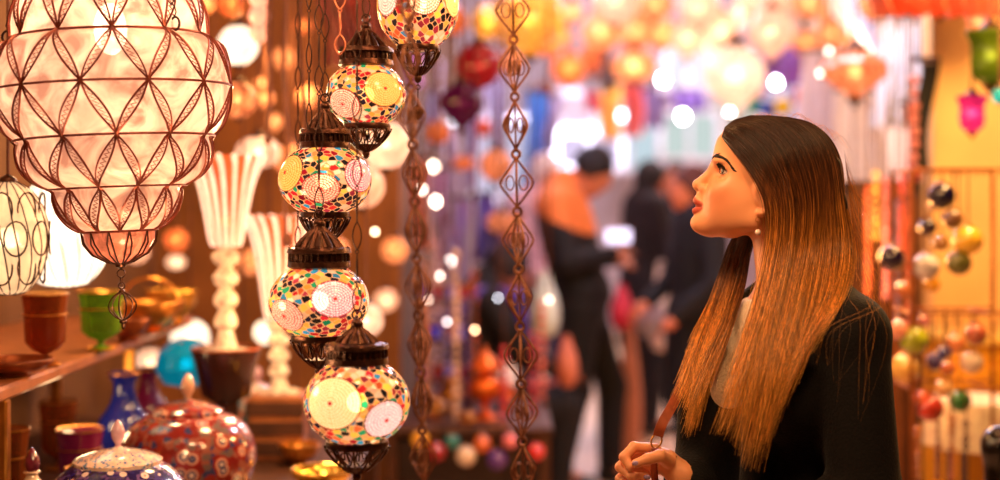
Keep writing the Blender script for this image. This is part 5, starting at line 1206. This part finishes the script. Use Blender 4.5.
LAMPS = [(530, 20, 36, 8.0, 'globe', 'yellow', 'large yellow globe lantern right of the top of the rusty chain', .2), (488, 22, 17, 6.4, 'globe', 'yellow', 'yellow lantern cut by the top edge left of the rusty chain', .3),
 (572, 12, 11, 8.6, 'globe', 'amber', 'small amber lantern at the top edge right of the yellow globe', .4), (563, 38, 10, 8.2, 'globe', 'amber', 'small amber lantern below the yellow globe, upper of two', .55), (550, 46, 11, 7.8, 'globe', 'deep', 'small deep orange lantern below the yellow globe, lower of two', .5),
 (569, 68, 17, 7.6, 'globe', 'deep', 'deep orange lantern alone under the small amber pair', .4), (601, 32, 19, 8.4, 'globe', 'amber', 'round amber lantern left of the coral row', .35), (592, 55, 12, 8.8, 'onion', 'deep', 'dim orange lantern under the round amber one', 0),
 (616, 2, 23, 7.6, 'globe', 'peach', 'peach lantern at the top edge over the amber lanterns', .2), (634, 66, 21, 7.5, 'squat', 'amber', 'squat bright amber lantern over the heads in the alley', .45), (635, 31, 18, 8.3, 'globe', 'amber', 'amber lantern above the squat one', .35),
 (662, 33, 16, 8.5, 'globe', 'amber', 'amber lantern right of the one above the squat lantern', .35), (655, 3, 18, 8.0, 'globe', 'orange', 'orange lantern at the top edge above the amber row', .35), (688, 39, 17, 8.3, 'onion', 'peach', 'peach lantern above the white sign panel', .35), (700, 8, 20, 7.8, 'globe', 'peach', 'peach lantern at the top edge above the sign panel', .25),
 (722, 31, 18, 8.2, 'globe', 'peach', 'peach lantern above the largest pale one', .4), (709, 45, 9, 9.0, 'globe', 'pale', 'small pale lantern left of the peach one', .5), (735, 75, 30, 6.8, 'onion', 'pale', 'largest pale pink lantern over the forehead of the woman', .33), (740, 14, 11, 8.8, 'globe', 'pale', 'small pale lantern near the top edge above the woman', .5), (752, -2, 15, 8.2, 'globe', 'peach', 'peach lantern cut by the top edge above the woman', .3),
 (771, 32, 23, 7.0, 'onion', 'peach', 'big peach lantern left of the amber trio', .25), (770, 4, 19, 7.6, 'globe', 'peach', 'peach lantern at the top edge over the purple net', .25), (805, 42, 13, 7.8, 'globe', 'amber', 'amber lantern right of the purple net', .35), (831, 34, 15, 7.6, 'globe', 'amber', 'amber lantern directly above the big orange one', .35), (847, 42, 8, 8.4, 'globe', 'amber', 'tiny amber lantern above the big orange one', .5),
 (809, 2, 17, 7.4, 'globe', 'amber', 'amber lantern cut by the top edge right of the peach ones', .35), (823, 12, 9, 8.8, 'globe', 'orange', 'small orange lantern near the top edge left of the white drape', .4), (876, 3, 18, 5.7, 'globe', 'amber', 'amber lantern at the top edge right of the white drape', .35), (892, 33, 16, 5.8, 'globe', 'amber', 'round amber lantern over the bluish white garment', .4), (899, 49, 6, 6.6, 'onion', 'brown', 'tiny brown lantern just under the round amber one', 0),
 (855, 72, 34, 5.3, 'hex', 'orange', 'big faceted orange lantern with dark pointed base', .22), (594, 68, 9, 9.2, 'globe', 'brown', 'dim brown lantern right of the lone deep orange one', 0), (496, 165, 16, 6.0, 'globe', 'orange', 'orange globe lantern left of the right cage chain at face height', .0), (463, 163, 10, 6.6, 'squat', 'deep', 'small orange-red lantern left of the orange globe', 0),
 (478, 66, 22, 5.2, 'globe', 'red', 'red mosaic globe lantern between the two cage chains', .18), (462, 103, 21, 5.0, 'onion', 'purple', 'dark purple mosaic lantern below the red one', .12), (501, 222, 14, 6.75, 'squat', 'orange', 'flat orange lantern below the orange globe', 0), (438, 132, 12, 6.4, 'globe', 'deep', 'dull orange lantern left of the dark purple mosaic one', 0),
 (546, 92, 10, 9.4, 'globe', 'brown', 'dim brown lantern over the sky blue scarf', 0), (452, 20, 15, 5.8, 'globe', 'deep', 'deep orange lantern at the top between both chains', .2), (509, 62, 12, 7.6, 'onion', 'orange', 'orange lantern just right of the red mosaic globe', .2)]
for q in LAMPS: lamp(*q)
BG = 'lamps in the depth of the stall'
LL = [(238, 45, 20, 3.9, 'globe', 'white', 'white flower-patterned globe lamp right of the big caged lantern', .2), (238, 100, 18, 4.0, 'globe', 'amber', 'amber patterned globe lamp under the white flowered one', .2), (258, 152, 21, 4.1, 'squat', 'pale', 'pale oval glass lamp behind the tall crystal lamp', .25), (386, 145, 24, 3.6, 'globe', 'pale', 'pale globe lamp behind the second mosaic lantern', .2), (362, 186, 22, 3.8, 'globe', 'peach', 'peach globe lamp half hidden behind the third mosaic lantern', .25),
      (262, 84, 8, 4.8, 'globe', 'amber', 'small bright lamp right of the amber patterned globe, upper one', .6), (265, 99, 9, 4.7, 'globe', 'amber', 'small bright lamp right of the amber patterned globe, lower one', .6), (366, 320, 17, 3.7, 'globe', 'pale', 'cream globe lamp right of the fourth mosaic lantern', .2), (205, 4, 9, 4.4, 'globe', 'amber', 'small amber lamp at the top edge right of the caged lantern', .4), (232, 4, 13, 4.2, 'globe', 'deep', 'deep orange lamp at the top edge above the white flowered one', .3),
      (266, 332, 12, 4.4, 'globe', 'white', 'bright white globe lamp low behind the crystal lamps', .4), (335, 250, 13, 4.4, 'globe', 'amber', 'amber globe lamp behind the fourth mosaic lantern cap', .4), (308, 96, 12, 4.6, 'globe', 'amber', 'amber lamp behind the slim chains', .5), (290, 160, 16, 4.4, 'onion', 'amber', 'amber pointed lamp left of the third mosaic lantern', .3), (176, 240, 12, 4.4, 'globe', 'deep', 'small deep orange lamp behind the tail of the caged lantern', .3), (136, 250, 13, 4.6, 'globe', 'peach', 'peach lamp behind the finial of the caged lantern', .4)]
for q in LL: lamp(*q, grp=BG, beam=3.74)
for q in [(284, 58, 11, 5.0, 'globe', 'amber', 'amber globe lamp at upper left of the slim chains', .4), (303, 26, 10, 5.2, 'squat', 'deep', 'flat orange lamp behind the tops of the slim chains', .3), (274, 122, 9, 5.1, 'onion', 'amber', 'pointed amber lamp above the pale oval glass lamp', .4), (344, 112, 9, 5.35, 'globe', 'peach', 'peach lamp peeking between the second and third mosaic lanterns', .4), (213, 72, 9, 5.0, 'globe', 'deep', 'dull orange lamp left of the white flowered globe', .3), (176, 262, 9, 5.3, 'squat', 'pale', 'pale flat lamp over the golden bowl on the shelf', .4), (308, 268, 9, 5.2, 'globe', 'yellow', 'yellow lamp at left of the fourth mosaic lantern', .4), (108, 270, 10, 5.1, 'globe', 'peach', 'peach lamp over the green glass goblet', .35), (190, 338, 19, 4.55, 'globe', 'white', 'cream globe lamp behind the teal glass lamp at the end of the shelf', .25), (150, 362, 14, 4.6, 'globe', 'pale', 'pale globe lamp seen through the gap under the shelf', .3), (250, 262, 13, 4.8, 'globe', 'amber', 'amber globe lamp between both crystal lamps', .35), (296, 408, 12, 4.62, 'globe', 'pale', 'pale globe lamp low between the crystal lamps and the lowest mosaic lantern', .3), (395, 250, 13, 4.9, 'globe', 'amber', 'amber globe lamp just left of the left cage chain', .35), (386, 300, 11, 5.3, 'globe', 'peach', 'peach globe lamp right of the fourth mosaic lantern', .35)]: lamp(*q, grp=BG, beam=3.74)  # the two globes by the shelf end are added for bright patches
# two special lanterns by the plaster pillar
lamp(972, 113, 20, 4.2, 'tulip', 'magenta', 'magenta glass lantern hanging before the ochre plaster', .35, grp=None)
lamp(990, 56, 30, 4.0, 'tulip', 'green', 'green basket lantern with amber lights in the top right corner', .2, grp=None)
lamp(1000, 96, 8, 3.9, 'globe', 'teal', 'teal lantern cut by the right edge', .2, grp=None)
lamp(978, 22, 11, 4.55, 'squat', 'orange', 'orange lantern at the upper left of the green basket lantern', .4, grp=None)
lamp(941, 8, 13, 4.6, 'squat', 'red', 'dark red lantern at the top edge above the plaster', .15, grp=None)
for q in [(663, 80, 6, 11.5, (255, 250, 255), 'large white bulb left of the sign panel', 20), (683, 117, 6.5, 11.0, (255, 250, 250), 'large white bulb below the sign panel', 20), (731, 113, 5, 11.6, (255, 240, 230), 'white bulb left of the forehead of the woman', 12), (776, 83, 6, 8.6, (220, 250, 255), 'cool white bulb among the purple net', 20), (629, 14, 4, 9, (220, 220, 250), 'small cool bulb near the top edge among amber lanterns', 5), (829, 51, 3.5, 6.4, (255, 230, 210), 'tiny bulb upper left of the big orange lantern', 5), (821, 73, 3.5, 6.0, (255, 240, 220), 'tiny bulb left of the big orange lantern', 8),
          (622, 116, 6, 12, (240, 240, 255), 'pale bulb above the head of the man in orange', 6), (548, 113, 5, 10.5, (230, 226, 255), 'pale bulb beside the sky blue scarf', 5), (434, 167, 6.5, 5.9, (255, 220, 190), 'warm bulb left of the orange globe, upper one', 8), (436, 202, 6.5, 5.7, (255, 220, 196), 'warm bulb under the upper warm one', 8), (431, 35, 4, 6.4, (255, 240, 220), 'small bulb right of the top mosaic lantern', 12), (885, 117, 6, 7.6, (255, 246, 236), 'white bulb under the bluish white garment', 8), (452, 122, 5, 8.5, (230, 236, 255), 'pale blue bulb below the purple mosaic lantern', 4), (853, 189, 4.5, 6.4, (255, 226, 180), 'warm bulb right behind the hair of the woman', 10), (573, 66, 5, 9.6, (255, 230, 180), 'hot bulb behind the deep orange lantern', 14), (450, 262, 5, 6.6, (255, 230, 220), 'bulb low between the cage chains', 6), (422, 190, 4, 6.3, (255, 226, 200), 'bulb just right of the left cage chain', 6)]:
    bare(*q[:6], s_=q[6])
for q in [(270, 389, 3, 4.0, (255, 226, 190), 'tiny bulb above the small teal painted jar', 12), (243, 455, 3, 3.9, (255, 220, 180), 'tiny bulb at the right flank of the red paisley jar', 8), (285, 446, 3, 3.8, (255, 214, 160), 'tiny bulb over the cream enamel saucer', 10), (316, 428, 3, 4.1, (255, 214, 160), 'tiny bulb close to the left of the lowest mosaic lantern', 8), (214, 200, 3, 4.6, (255, 220, 170), 'tiny bulb behind the left rim of the tall crystal lamp', 10), (375, 232, 3, 4.6, (255, 214, 170), 'tiny bulb between third and fourth mosaic lanterns at right', 10)]:
    bare(*q[:6], s_=q[6])  # added glints: highlights of the trinkets built as tiny hanging bulbs
# ================================================================ bead strands, balls and the rack on the right
def strand_(px, py0, py1, Y, colr, label, r=4., beam=3.74, m=None, grp='bead strands hanging in the alley'):
    s = S(Y); a = P(px, py0, Y); h = (py1-py0)*s; b = MB(); n = max(3, int((py1-py0)/(r*2.1))); rg = random.Random(px)
    for i in range(n): k = rg.choice((1, .8, 1.1)); b.ball((0, 0, -h*(i+.5)/n), (r*s*k, r*s*k, r*s*k), 12, 8)
    t = thing('hanging_beads', label, 'beads', a, grp); b.build('beads', m or mat('bead_%d_%d_%d' % colr, colr, .12, coat=1, var=.3, scale=25), t); MB().tube([(0, 0, -h), (0, 0, beam-a.z)], .0025, 4).build('thread', cordm, t); return t
strand_(259, -10, 42, 3.4, (255, 176, 150), 'pink glass bead strand at the top right of the big caged lantern', 10, 2.62, m=lampglass('pink_bead', (255, 190, 170), .5, .2, .3))
strand_(914, 74, 176, 4.7, (214, 130, 140), 'dusty pink bead strand beside the black banner', 5.5)
for q in [(425, 260, 420, 5.4, (190, 120, 90), 'coppery bead strand behind the left cage chain'), (436, 240, 400, 5.85, (226, 180, 200), 'rosy bead strand right of the left cage chain'), (447, 225, 430, 5.5, (120, 110, 190), 'blue-violet bead strand, leftmost before the brass stand'), (456, 250, 440, 5.2, (240, 200, 190), 'cream bead strand before the brass stand'), (466, 300, 450, 5.3, (70, 50, 130), 'indigo bead strand before the brass stand'), (474, 270, 420, 5.8, (206, 90, 60), 'brick red bead strand behind the brass stand'), (504, 345, 470, 5.3, (220, 60, 70), 'scarlet bead strand left of the lower right chain'), (533, 330, 480, 5.4, (190, 40, 60), 'crimson bead strand right of the lower right chain'), (542, 300, 460, 5.8, (230, 120, 110), 'salmon bead strand left of the legs of the man in orange'), (440, 60, 120, 7, (220, 200, 250), 'pale bead strand left of the red mosaic globe')]: strand_(*q)
def balls(px, py, r, Y_, colr, label, beam, gloss=True, pat=False, grp=None, off=.09):
    Y = Y_+(off if (px+py) % 2 else -off); r *= 1.12; s = S(Y); R = r*s; c = P(px, py, Y); t = thing('hanging_ball', label, 'ornament', c, grp or 'ball ornaments on the right-hand rack')
    m = mat('ball_%d_%d_%d' % colr, colr, .1, coat=1, var=.55 if pat else .15, scale=40)
    MB().ball((0, 0, 0), R, 24, 16).build('ball', m, t); b = MB(); b.lathe([(R*.28, R*.94), (R*.3, R*1.05), (R*.1, R*1.15)], 16); b.ring((0, 0, R*1.22), R*.12, R*.03, 12, 5, Matrix.Rotation(PI/2, 3, 'X'))
    b.build('cap', brass, t); MB().tube([(0, 0, R*1.3), (0, 0, beam-c.z)], .0022, 4).build('cord', cordm, t)
YR = 3.9; zu = P(0, 170, YR).z; zl = P(0, 311, YR).z
def rack():
    xa, xb = P(902, 0, YR).x, P(1004, 0, YR).x; t = thing('ornament_rack', 'brown metal rack with two rails full of hanging balls at right', 'rack', ((xa+xb)/2, YR, 0)); w = (xb-xa)/2
    z3 = P(0, 385, YR).z
    for nm, z in (('upper_rail', zu), ('lower_rail', zl), ('bottom_rail', z3)):
        b = MB(); b.tube([(-w, -.09, z), (w*.55, -.09, z), (w, -.02, z)], .004, 6); b.tube([(-w, .09, z), (w, .09, z)], .004, 6); b.tube([(-w, -.09, z), (-w, .09, z)], .004, 6); b.tube([(w*.5, -.09, z), (w*.5, .09, z)], .004, 6)
        b.build(nm, mat('brown_enamel_iron', (170, 96, 44), .4, .5), t)
    for x in (-w, w):
        for y in (-.09, .09): MB().tube([(x, y if x < 0 else min(y, .09), 0), (x, y, zu)], .006, 8).build('upright', MC['brown_enamel_iron'], t)
    for i in range(16):
        x = -w+2*w*(i+.5)/16
        for z in (zu, zl): MB().tube([(x, -.09, z), (x, -.095, z-.02), (x, -.10, z-.012)], .002, 4).build('hook', brass, t)
rack()
DB = (20, 14, 44)
RB = [(942, 196, 12, DB, 'glossy navy ball high on the rack, largest of the top ones', 0), (928, 227, 8, DB, 'small navy ball left below the largest top one', 0), (892, 258, 11.5, (34, 18, 50), 'dark plum ball left of the rack near the shoulder of the woman', 0), (968, 240, 13, (244, 190, 60), 'golden yellow ball under the upper rail', 0), (953, 219, 9, (120, 80, 50), 'olive brown ball between the navy and yellow balls', 1), (959, 263, 11, (110, 110, 50), 'mottled green ball below the golden one', 1), (941, 243, 7, (170, 120, 60), 'little tan ball beside the golden one', 1), (926, 266, 12, (226, 206, 214), 'pearly pale ball in the middle of the rack', 1), (905, 290, 8, (206, 120, 70), 'amber-brown ball near the coat shoulder', 1), (932, 205, 5, (230, 190, 180), 'tiny pink ball left of the largest navy one', 0), (932, 284, 7, (240, 170, 50), 'small orange ball above the lower rail', 0)]
for px, py, r, cc, lb, pt in RB: balls(px, py, r, YR, cc, lb, zu, pat=pt)
RL = [(914, 340, 13, (170, 180, 40), 'lime green ball under the lower rail', 1), (904, 369, 13, (250, 196, 100), 'cream yellow ball beside the black coat sleeve', 0), (935, 362, 8, (60, 40, 110), 'deep violet ball under the lower rail', 0), (948, 368, 7, (220, 120, 70), 'orange-brown ball right of the violet one', 1), (956, 343, 9, (240, 150, 90), 'apricot ball below the lower rail', 0), (972, 362, 10, (250, 220, 200), 'white pearly ball at the right of the lower rail', 0), (960, 401, 10, (40, 130, 50), 'bottle green ball low on the rack', 1), (930, 408, 12, (220, 60, 40), 'vermilion ball low on the rack', 1), (922, 398, 7, (240, 110, 60), 'small orange ball on top of the vermilion one', 0), (976, 334, 10, (190, 100, 70), 'terracotta ball hanging by the plaster', 1), (944, 388, 8, (246, 190, 130), 'cream ball between green and vermilion ones', 0), (925, 320, 6, (230, 140, 150), 'rose ball just under the lower rail', 0), (900, 330, 9, (250, 160, 130), 'pinkish ball tucked beside the coat shoulder', 0), (945, 352, 6, (40, 60, 150), 'royal blue ball in the lower cluster', 0)]
for px, py, r, cc, lb, pt in RL: balls(px, py, r, YR, cc, lb, zl, pat=pt)
for i, (px, y0, y1, cc, lb) in enumerate([(886, 176, 300, (190, 110, 140), 'mauve bead strand right behind the hair of the woman'), (902, 170, 250, (230, 90, 60), 'red-orange bead strand left of the rack'), (876, 170, 240, (240, 200, 120), 'straw yellow bead strand behind the hair of the woman'), (910, 180, 330, (150, 60, 40), 'dark rust bead strand at the left end of the rack'), (896, 200, 330, (120, 120, 190), 'blue-grey bead strand behind the coat shoulder'), (868, 185, 300, (226, 120, 90), 'salmon bead strand nearest to the hair at right'), (938, 420, 480, (120, 50, 30), 'dark brown tassel beads low on the rack, left'), (952, 415, 480, (180, 100, 50), 'tan tassel beads low on the rack, middle'), (918, 425, 480, (200, 120, 60), 'honey tassel beads low on the rack beside the coat'), (966, 420, 480, (80, 40, 30), 'black-brown tassel beads low on the rack, right')]):
    strand_(px, y0, y1, 4.42+.05*(i % 3) if y0 < 300 else YR-.15, cc, lb, 3.4, 3.74 if y0 < 300 else P(0, 385, YR).z, grp='bead strands around the right-hand rack')
# ochre cupboard, draped counter and black chair at the bottom right
def cupboard():
    Y = 4.62; x0, x1 = P(939, 0, Y).x, P(1040, 0, Y).x; zt = P(0, 340, Y).z; t = thing('cupboard', 'mustard yellow cupboard against the plaster at right', 'cupboard', ((x0+x1)/2, Y, 0)); w = x1-x0
    MB().box((0, 0, zt/2), (w, .35, zt), bev=.01).build('body', mat('mustard_paint', (214, 150, 30), .4, var=.1, scale=4), t, smooth=False)
    MB().box((0, 0, zt+.012), (w+.03, .38, .024), bev=.005).build('top', mat('mustard_top', (236, 190, 90), .3), t, smooth=False)
    for g in (-1, 1):
        d = MB().box((g*w*.245, -.182, zt*.5), (w*.46, .016, zt*.86), bev=.004).build('door', MC['mustard_paint'], t, smooth=False); MB().ball((g*w*.04, -.198, zt*.6), .012, 10, 8).build('knob', brass, d)
cupboard()
def side_table():
    Y = 4.25; c = P(978, 400, Y); zt = P(0, 400, Y).z; t = thing('side_table', 'small table under a cream cloth in front of the yellow cupboard', 'table', (c.x, Y, 0))
    MB().box((0, 0, zt-.015), (.16, .16, .02)).build('top', wood_dk, t, smooth=False)
    for sx in (-1, 1):
        for sy in (-1, 1): MB().box((sx*.065, sy*.065, (zt-.02)/2), (.02, .02, zt-.025)).build('leg', wood_dk, t, smooth=False)
    c2 = MB(); c2.lathe([(.155, -.14), (.15, -.08), (.145, -.01), (.14, 0), (.12, .004), (0, .004)], 48, c=(0, 0, 0), flute=lambda th, i: 1+(.06*math.sin(9*th) if i < 2 else 0)); o = c2.build('tablecloth', mat('cream_linen', (250, 220, 190), .8), loc=(c.x, Y, zt+.004)); tag(o, 'cream cloth over the small table beside the black chair', 'tablecloth')
side_table()
def chair():
    Y = 3.2; c = P(1004, 480, Y); t = thing('chair', 'black rounded chair back at the bottom right corner', 'chair', (c.x, Y, 0)); zt = P(0, 420, Y).z; m = mat('black_lacquer', (10, 9, 11), .2, coat=.8)
    w = .048
    b = SDF(); b.cone((-.0, 0, zt-.06), (.10, 0, zt-.06), .048, .048, .02); b.cone((-.0, 0, zt-.06), (.0, 0, zt-.32), .046, .04, .02); b.cone((.1, 0, zt-.06), (.1, 0, zt-.32), .046, .04, .02); b.cone((0, .0, zt-.32), (.1, 0, zt-.32), .04, .04, .03)
    v, f = b.mesh(.008); mesh_np('backrest', v, f, m, t)
    MB().box((.05, .18, .45), (.38, .38, .05), bev=.02).build('seat', m, t)
    for sx in (-.12, .22):
        for sy in (.02, .34): MB().tube([(sx, sy, .43), (sx*1.05-.002, sy*1.02, 0)], .014, 8).build('leg', m, t)
    for sx in (0, .1): MB().tube([(sx, .02, .47), (sx, 0, zt-.3)], .013, 8).build('back_post', m, t)
chair()
# ================================================================ brass display between the chains
board('display_counter', 'dark counter of the brass seller below the cage chains', 'counter', (P(470, 0, 5.4).x, 5.5, .60), (.62, .85, .03), wood_dk, [(-.28, -.4, .585, .04), (.28, -.4, .585, .04), (-.28, .4, .585, .04), (.28, .4, .585, .04)])
MB().box((P(470, 0, 5.4).x, 5.5, .29), (.54, .74, .56), bev=.01).build('carcass', mat('dark_walnut', (44, 24, 18), .5), bpy.data.objects['display_counter'], smooth=False).location = (-P(470, 0, 5.4).x, -5.5, 0)
def brass_urn(px, pyt, Y, r, label, m=brass, z=.615, grp='brass pieces on the dark counter'):
    c = P(px, pyt, Y); H = c.z-z; s = S(Y); R = r*s; t = thing('brass_urn', label, 'urn', (c.x, Y, z), grp)
    pr = [(R*.8, 0), (R*.82, H*.02), (R*.3, H*.08), (R*.25, H*.2), (R*.85, H*.3), (R*1.0, H*.42), (R*.8, H*.54), (R*.4, H*.6), (R*.5, H*.64), (R*.9, H*.68)]
    MB().lathe([tuple(q) for q in cr(pr, 30)], 32).build('body', m, t)
    l = MB().lathe([(R*.95, H*.68), (R*.98, H*.69), (R*.8, H*.76), (R*.45, H*.86), (R*.15, H*.91), (R*.1, H*.94), (R*.13, H*.97), (0, H)], 28).build('lid', m, t)
    for g in (-1, 1): MB().tube([(g*(R*.85+R*.35*math.sin(a)), 0, H*.42+H*.09*math.cos(a)) for a in [PI*i/10 for i in range(11)]], R*.06, 6).build('handle', m, t)
    return t
orangeb = mat('orange_copper', (226, 110, 44), .3, .8)
for q in [(485, 345, 5.3, 17, 'tall copper urn with domed lid between the cage chains', orangeb), (452, 372, 5.5, 12, 'brass urn left of the tall copper one', brass), (435, 395, 5.3, 11, 'small brass urn beside the left cage chain', brass), (506, 380, 5.6, 11, 'small copper urn right of the tall one', orangeb), (468, 410, 5.15, 10, 'short brass urn in front of the tall copper one', brass), (444, 432, 5.12, 10, 'copper jug low in front of the small brass urn', orangeb), (500, 425, 5.12, 10, 'stubby brass urn low by the right cage chain', brass), (424, 420, 5.4, 9, 'squat copper urn behind the left cage chain', orangeb)]: brass_urn(*q)
def cakestand(px, py, Y, r, label):
    c = P(px, py, Y); s = S(Y); R = r*s; t = thing('tray_stand', label, 'stand', (c.x, Y, 0)); 
    MB().lathe([(R*.7, 0), (R*.7, .015), (R*.1, .05), (R*.08, c.z-.03), (R*.3, c.z-.012)], 24).build('stem', mat('red_enamel', (190, 30, 36), .25, coat=.6), t); MB().lathe([(R*.3, c.z-.012), (R*1., c.z), (R*1.0, c.z+.008), (0, c.z)], 32).build('tray', mat('pink_tray', (236, 130, 140), .2, coat=.8), t)
cakestand(541, 383, 6.0, 17, 'pink tray on a red stem right of the lower right chain')
for q in [(420, 440, 8, 5.03, (250, 180, 60), 'gold ball hung on the front of the dark counter, far left'), (436, 452, 9, 5.03, (170, 24, 50), 'ruby ball hung on the front of the dark counter'), (452, 442, 7, 5.03, (30, 130, 140), 'teal ball hung on the front of the dark counter'), (466, 456, 9, 5.03, (250, 226, 216), 'white ball hung on the front of the dark counter'), (482, 444, 8, 5.03, (220, 110, 50), 'copper-orange ball hung on the front of the dark counter'), (497, 460, 9, 5.03, (90, 50, 160), 'violet ball hung on the front of the dark counter'), (510, 441, 7, 5.03, (240, 130, 150), 'pink ball hung on the front of the dark counter'), (536, 452, 8, 5.03, (220, 40, 40), 'scarlet ball hung on the front of the dark counter, far right')]:
    balls(*q, .603, grp='glossy balls along the front of the dark counter', off=0)
# tiered stand crowded with little cups
def tiered():
    Y = 5.55; x0, x1 = P(418, 0, Y).x, P(472, 0, Y).x; w = x1-x0; xc = (x0+x1)/2; t = thing('tiered_stand', 'dark tiered stand crowded with little cups between the cage chains', 'stand', (xc, Y+.1, .615))
    zs = [P(0, q, Y).z-.615 for q in (300, 340, 382)]
    for z_ in zs: MB().box((0, 0, z_-.008), (w, .16, .016), bev=.003).build('tier', wood_dk, t, smooth=False)
    for sx in (-1, 1): MB().box((sx*w*.49, 0, zs[0]/2), (.016, .15, zs[0])).build('side_panel', wood_dk, t, smooth=False)
    def cup(m, nm): 
        q = thing('small_cup', 'x', 'cup', (0, 0, -9)); MB().lathe([(.010, 0), (.012, .003), (.005, .008), (.014, .02), (.019, .04), (.020, .05), (.017, .05), (.010, .02), (0, .016)], 16).build('cup', m, q); MB().ring((0, 0, .05), .0195, .002, 16, 5).build('rim', brass, q); return q
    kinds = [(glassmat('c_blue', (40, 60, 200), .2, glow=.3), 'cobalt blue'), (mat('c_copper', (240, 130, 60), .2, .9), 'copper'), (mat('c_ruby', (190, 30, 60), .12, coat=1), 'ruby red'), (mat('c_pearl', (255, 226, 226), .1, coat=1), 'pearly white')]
    pro = [cup(*k) for k in kinds]; used = [0]*4; n = 0
    for r, z_ in enumerate(zs):
        for i in range(8):
            k = (i*3+r*2) % 4; loc = (x0+w*(i+.6)/8.2, Y+.1+(.035 if i % 2 else -.035), .615+z_+.001); lb = 'small %s cup in the crowded rows of the dark tiered stand' % kinds[k][1]; g = '%s cups on the tiered stand' % kinds[k][1]
            if not used[k]: pro[k].location = loc; pro[k]['label'] = lb; pro[k]['group'] = g; used[k] = 1
            else: dup(pro[k], loc, lb, g)
tiered()
for q in [(428, 300, 2.2, 5.2, (255, 216, 190), 'small warm bulb over the left end of the tiered stand', 6), (447, 322, 2.2, 5.3, (255, 226, 226), 'small pinkish bulb over the middle of the tiered stand', 9), (440, 276, 2.6, 5.3, (255, 214, 200), 'warm bulb above the tiered stand beside the left cage chain', 9), (498, 298, 2, 5.6, (226, 216, 255), 'lilac-white bulb beside the head of the tall copper urn', 6), (475, 330, 3, 5.1, (255, 190, 140), 'tiny orange bulb left of the tall copper urn', 9), (549, 300, 3, 5.6, (255, 200, 190), 'tiny pink bulb over the pink tray', 6)]:
    bare(*q[:6], s_=q[6])  # added glints: white and pink highlights on the wares built as bulbs
def screen():
    Y = 4.98; x0, x1 = P(846, 0, Y).x, P(919, 0, Y).x; zt = P(0, 186, Y).z; t = thing('wooden_screen', 'brown slatted wooden screen behind the bead strands at right', 'screen', ((x0+x1)/2, Y, 0)); w = x1-x0
    MB().box((0, .012, zt/2), (w-.04, .012, zt-.04)).build('backing', mat('orange_wood', (136, 84, 50), .5, var=.3, scale=10), t, smooth=False)
    for k in range(9): MB().box((-w/2+w*(k+.5)/9, 0, zt/2), (w/9*.5, .02, zt-.06), bev=.003).build('slat', wood_dk if k % 2 else MC['orange_wood'], t, smooth=False)
    b = MB(); b.box((-w/2, 0, zt/2), (.03, .04, zt)); b.box((w/2, 0, zt/2), (.03, .04, zt)); b.box((0, 0, zt), (w+.03, .04, .04)); b.build('frame', wood_dk, t, smooth=False)
screen()
# ================================================================ added point lights brightening stall, woman and alley
WARM = (255, 208, 150)
light((-.75, 2.3, 2.2), 10, WARM, .10); light((-.15, 1.7, 2.3), 16, (255, 196, 144), .10); light((-.9, 3.3, 1.75), 7, WARM, .06); light((-.7, 4.4, 1.9), 14, (255, 190, 110), .12); light((-.45, 3.0, 1.5), 6, (255, 200, 140), .06)
light((-1.0, 3.2, .98), .5, WARM, .04); light((-.5, 3.4, 1.2), 3, WARM, .05); light((-.55, 2.2, 1.25), 3, WARM, .05)
light((.05, 2.15, 1.95), 5, (255, 190, 130), .06); light((.45, 1.75, 2.05), 11, (255, 196, 130), .10)
light((.45, 3.2, 2.35), 10, (255, 180, 110), .08); light((1.05, 2.9, 2.2), 16, (255, 176, 96), .10); light((1.45, 3.7, 2.2), 50, (255, 196, 122), .10); light((1.1, 4.3, 1.3), 8, (255, 170, 90), .06)
light((.1, 5.0, 2.6), 6, (255, 186, 130), .12); light((.5, 7.6, 3.0), 14, (255, 200, 160), .15); light((1.2, 5.1, 2.9), 50, (240, 234, 255), .15); light((1.3, 9.0, 3.2), 70, (246, 226, 236), .15); light((-.1, 6.4, 2.7), 26, (226, 216, 255), .15); light((0, 8.0, 2.9), 40, (226, 216, 255), .15); light((.6, 12.5, 2.2), 110, (226, 230, 255), .2); light((2.2, 11.0, 3.0), 120, (246, 236, 246), .2)
w = bpy.data.worlds.new('world'); SC.world = w; w.use_nodes = True
bg = w.node_tree.nodes['Background']; bg.inputs[0].default_value = (.55, .36, .25, 1); bg.inputs[1].default_value = .03
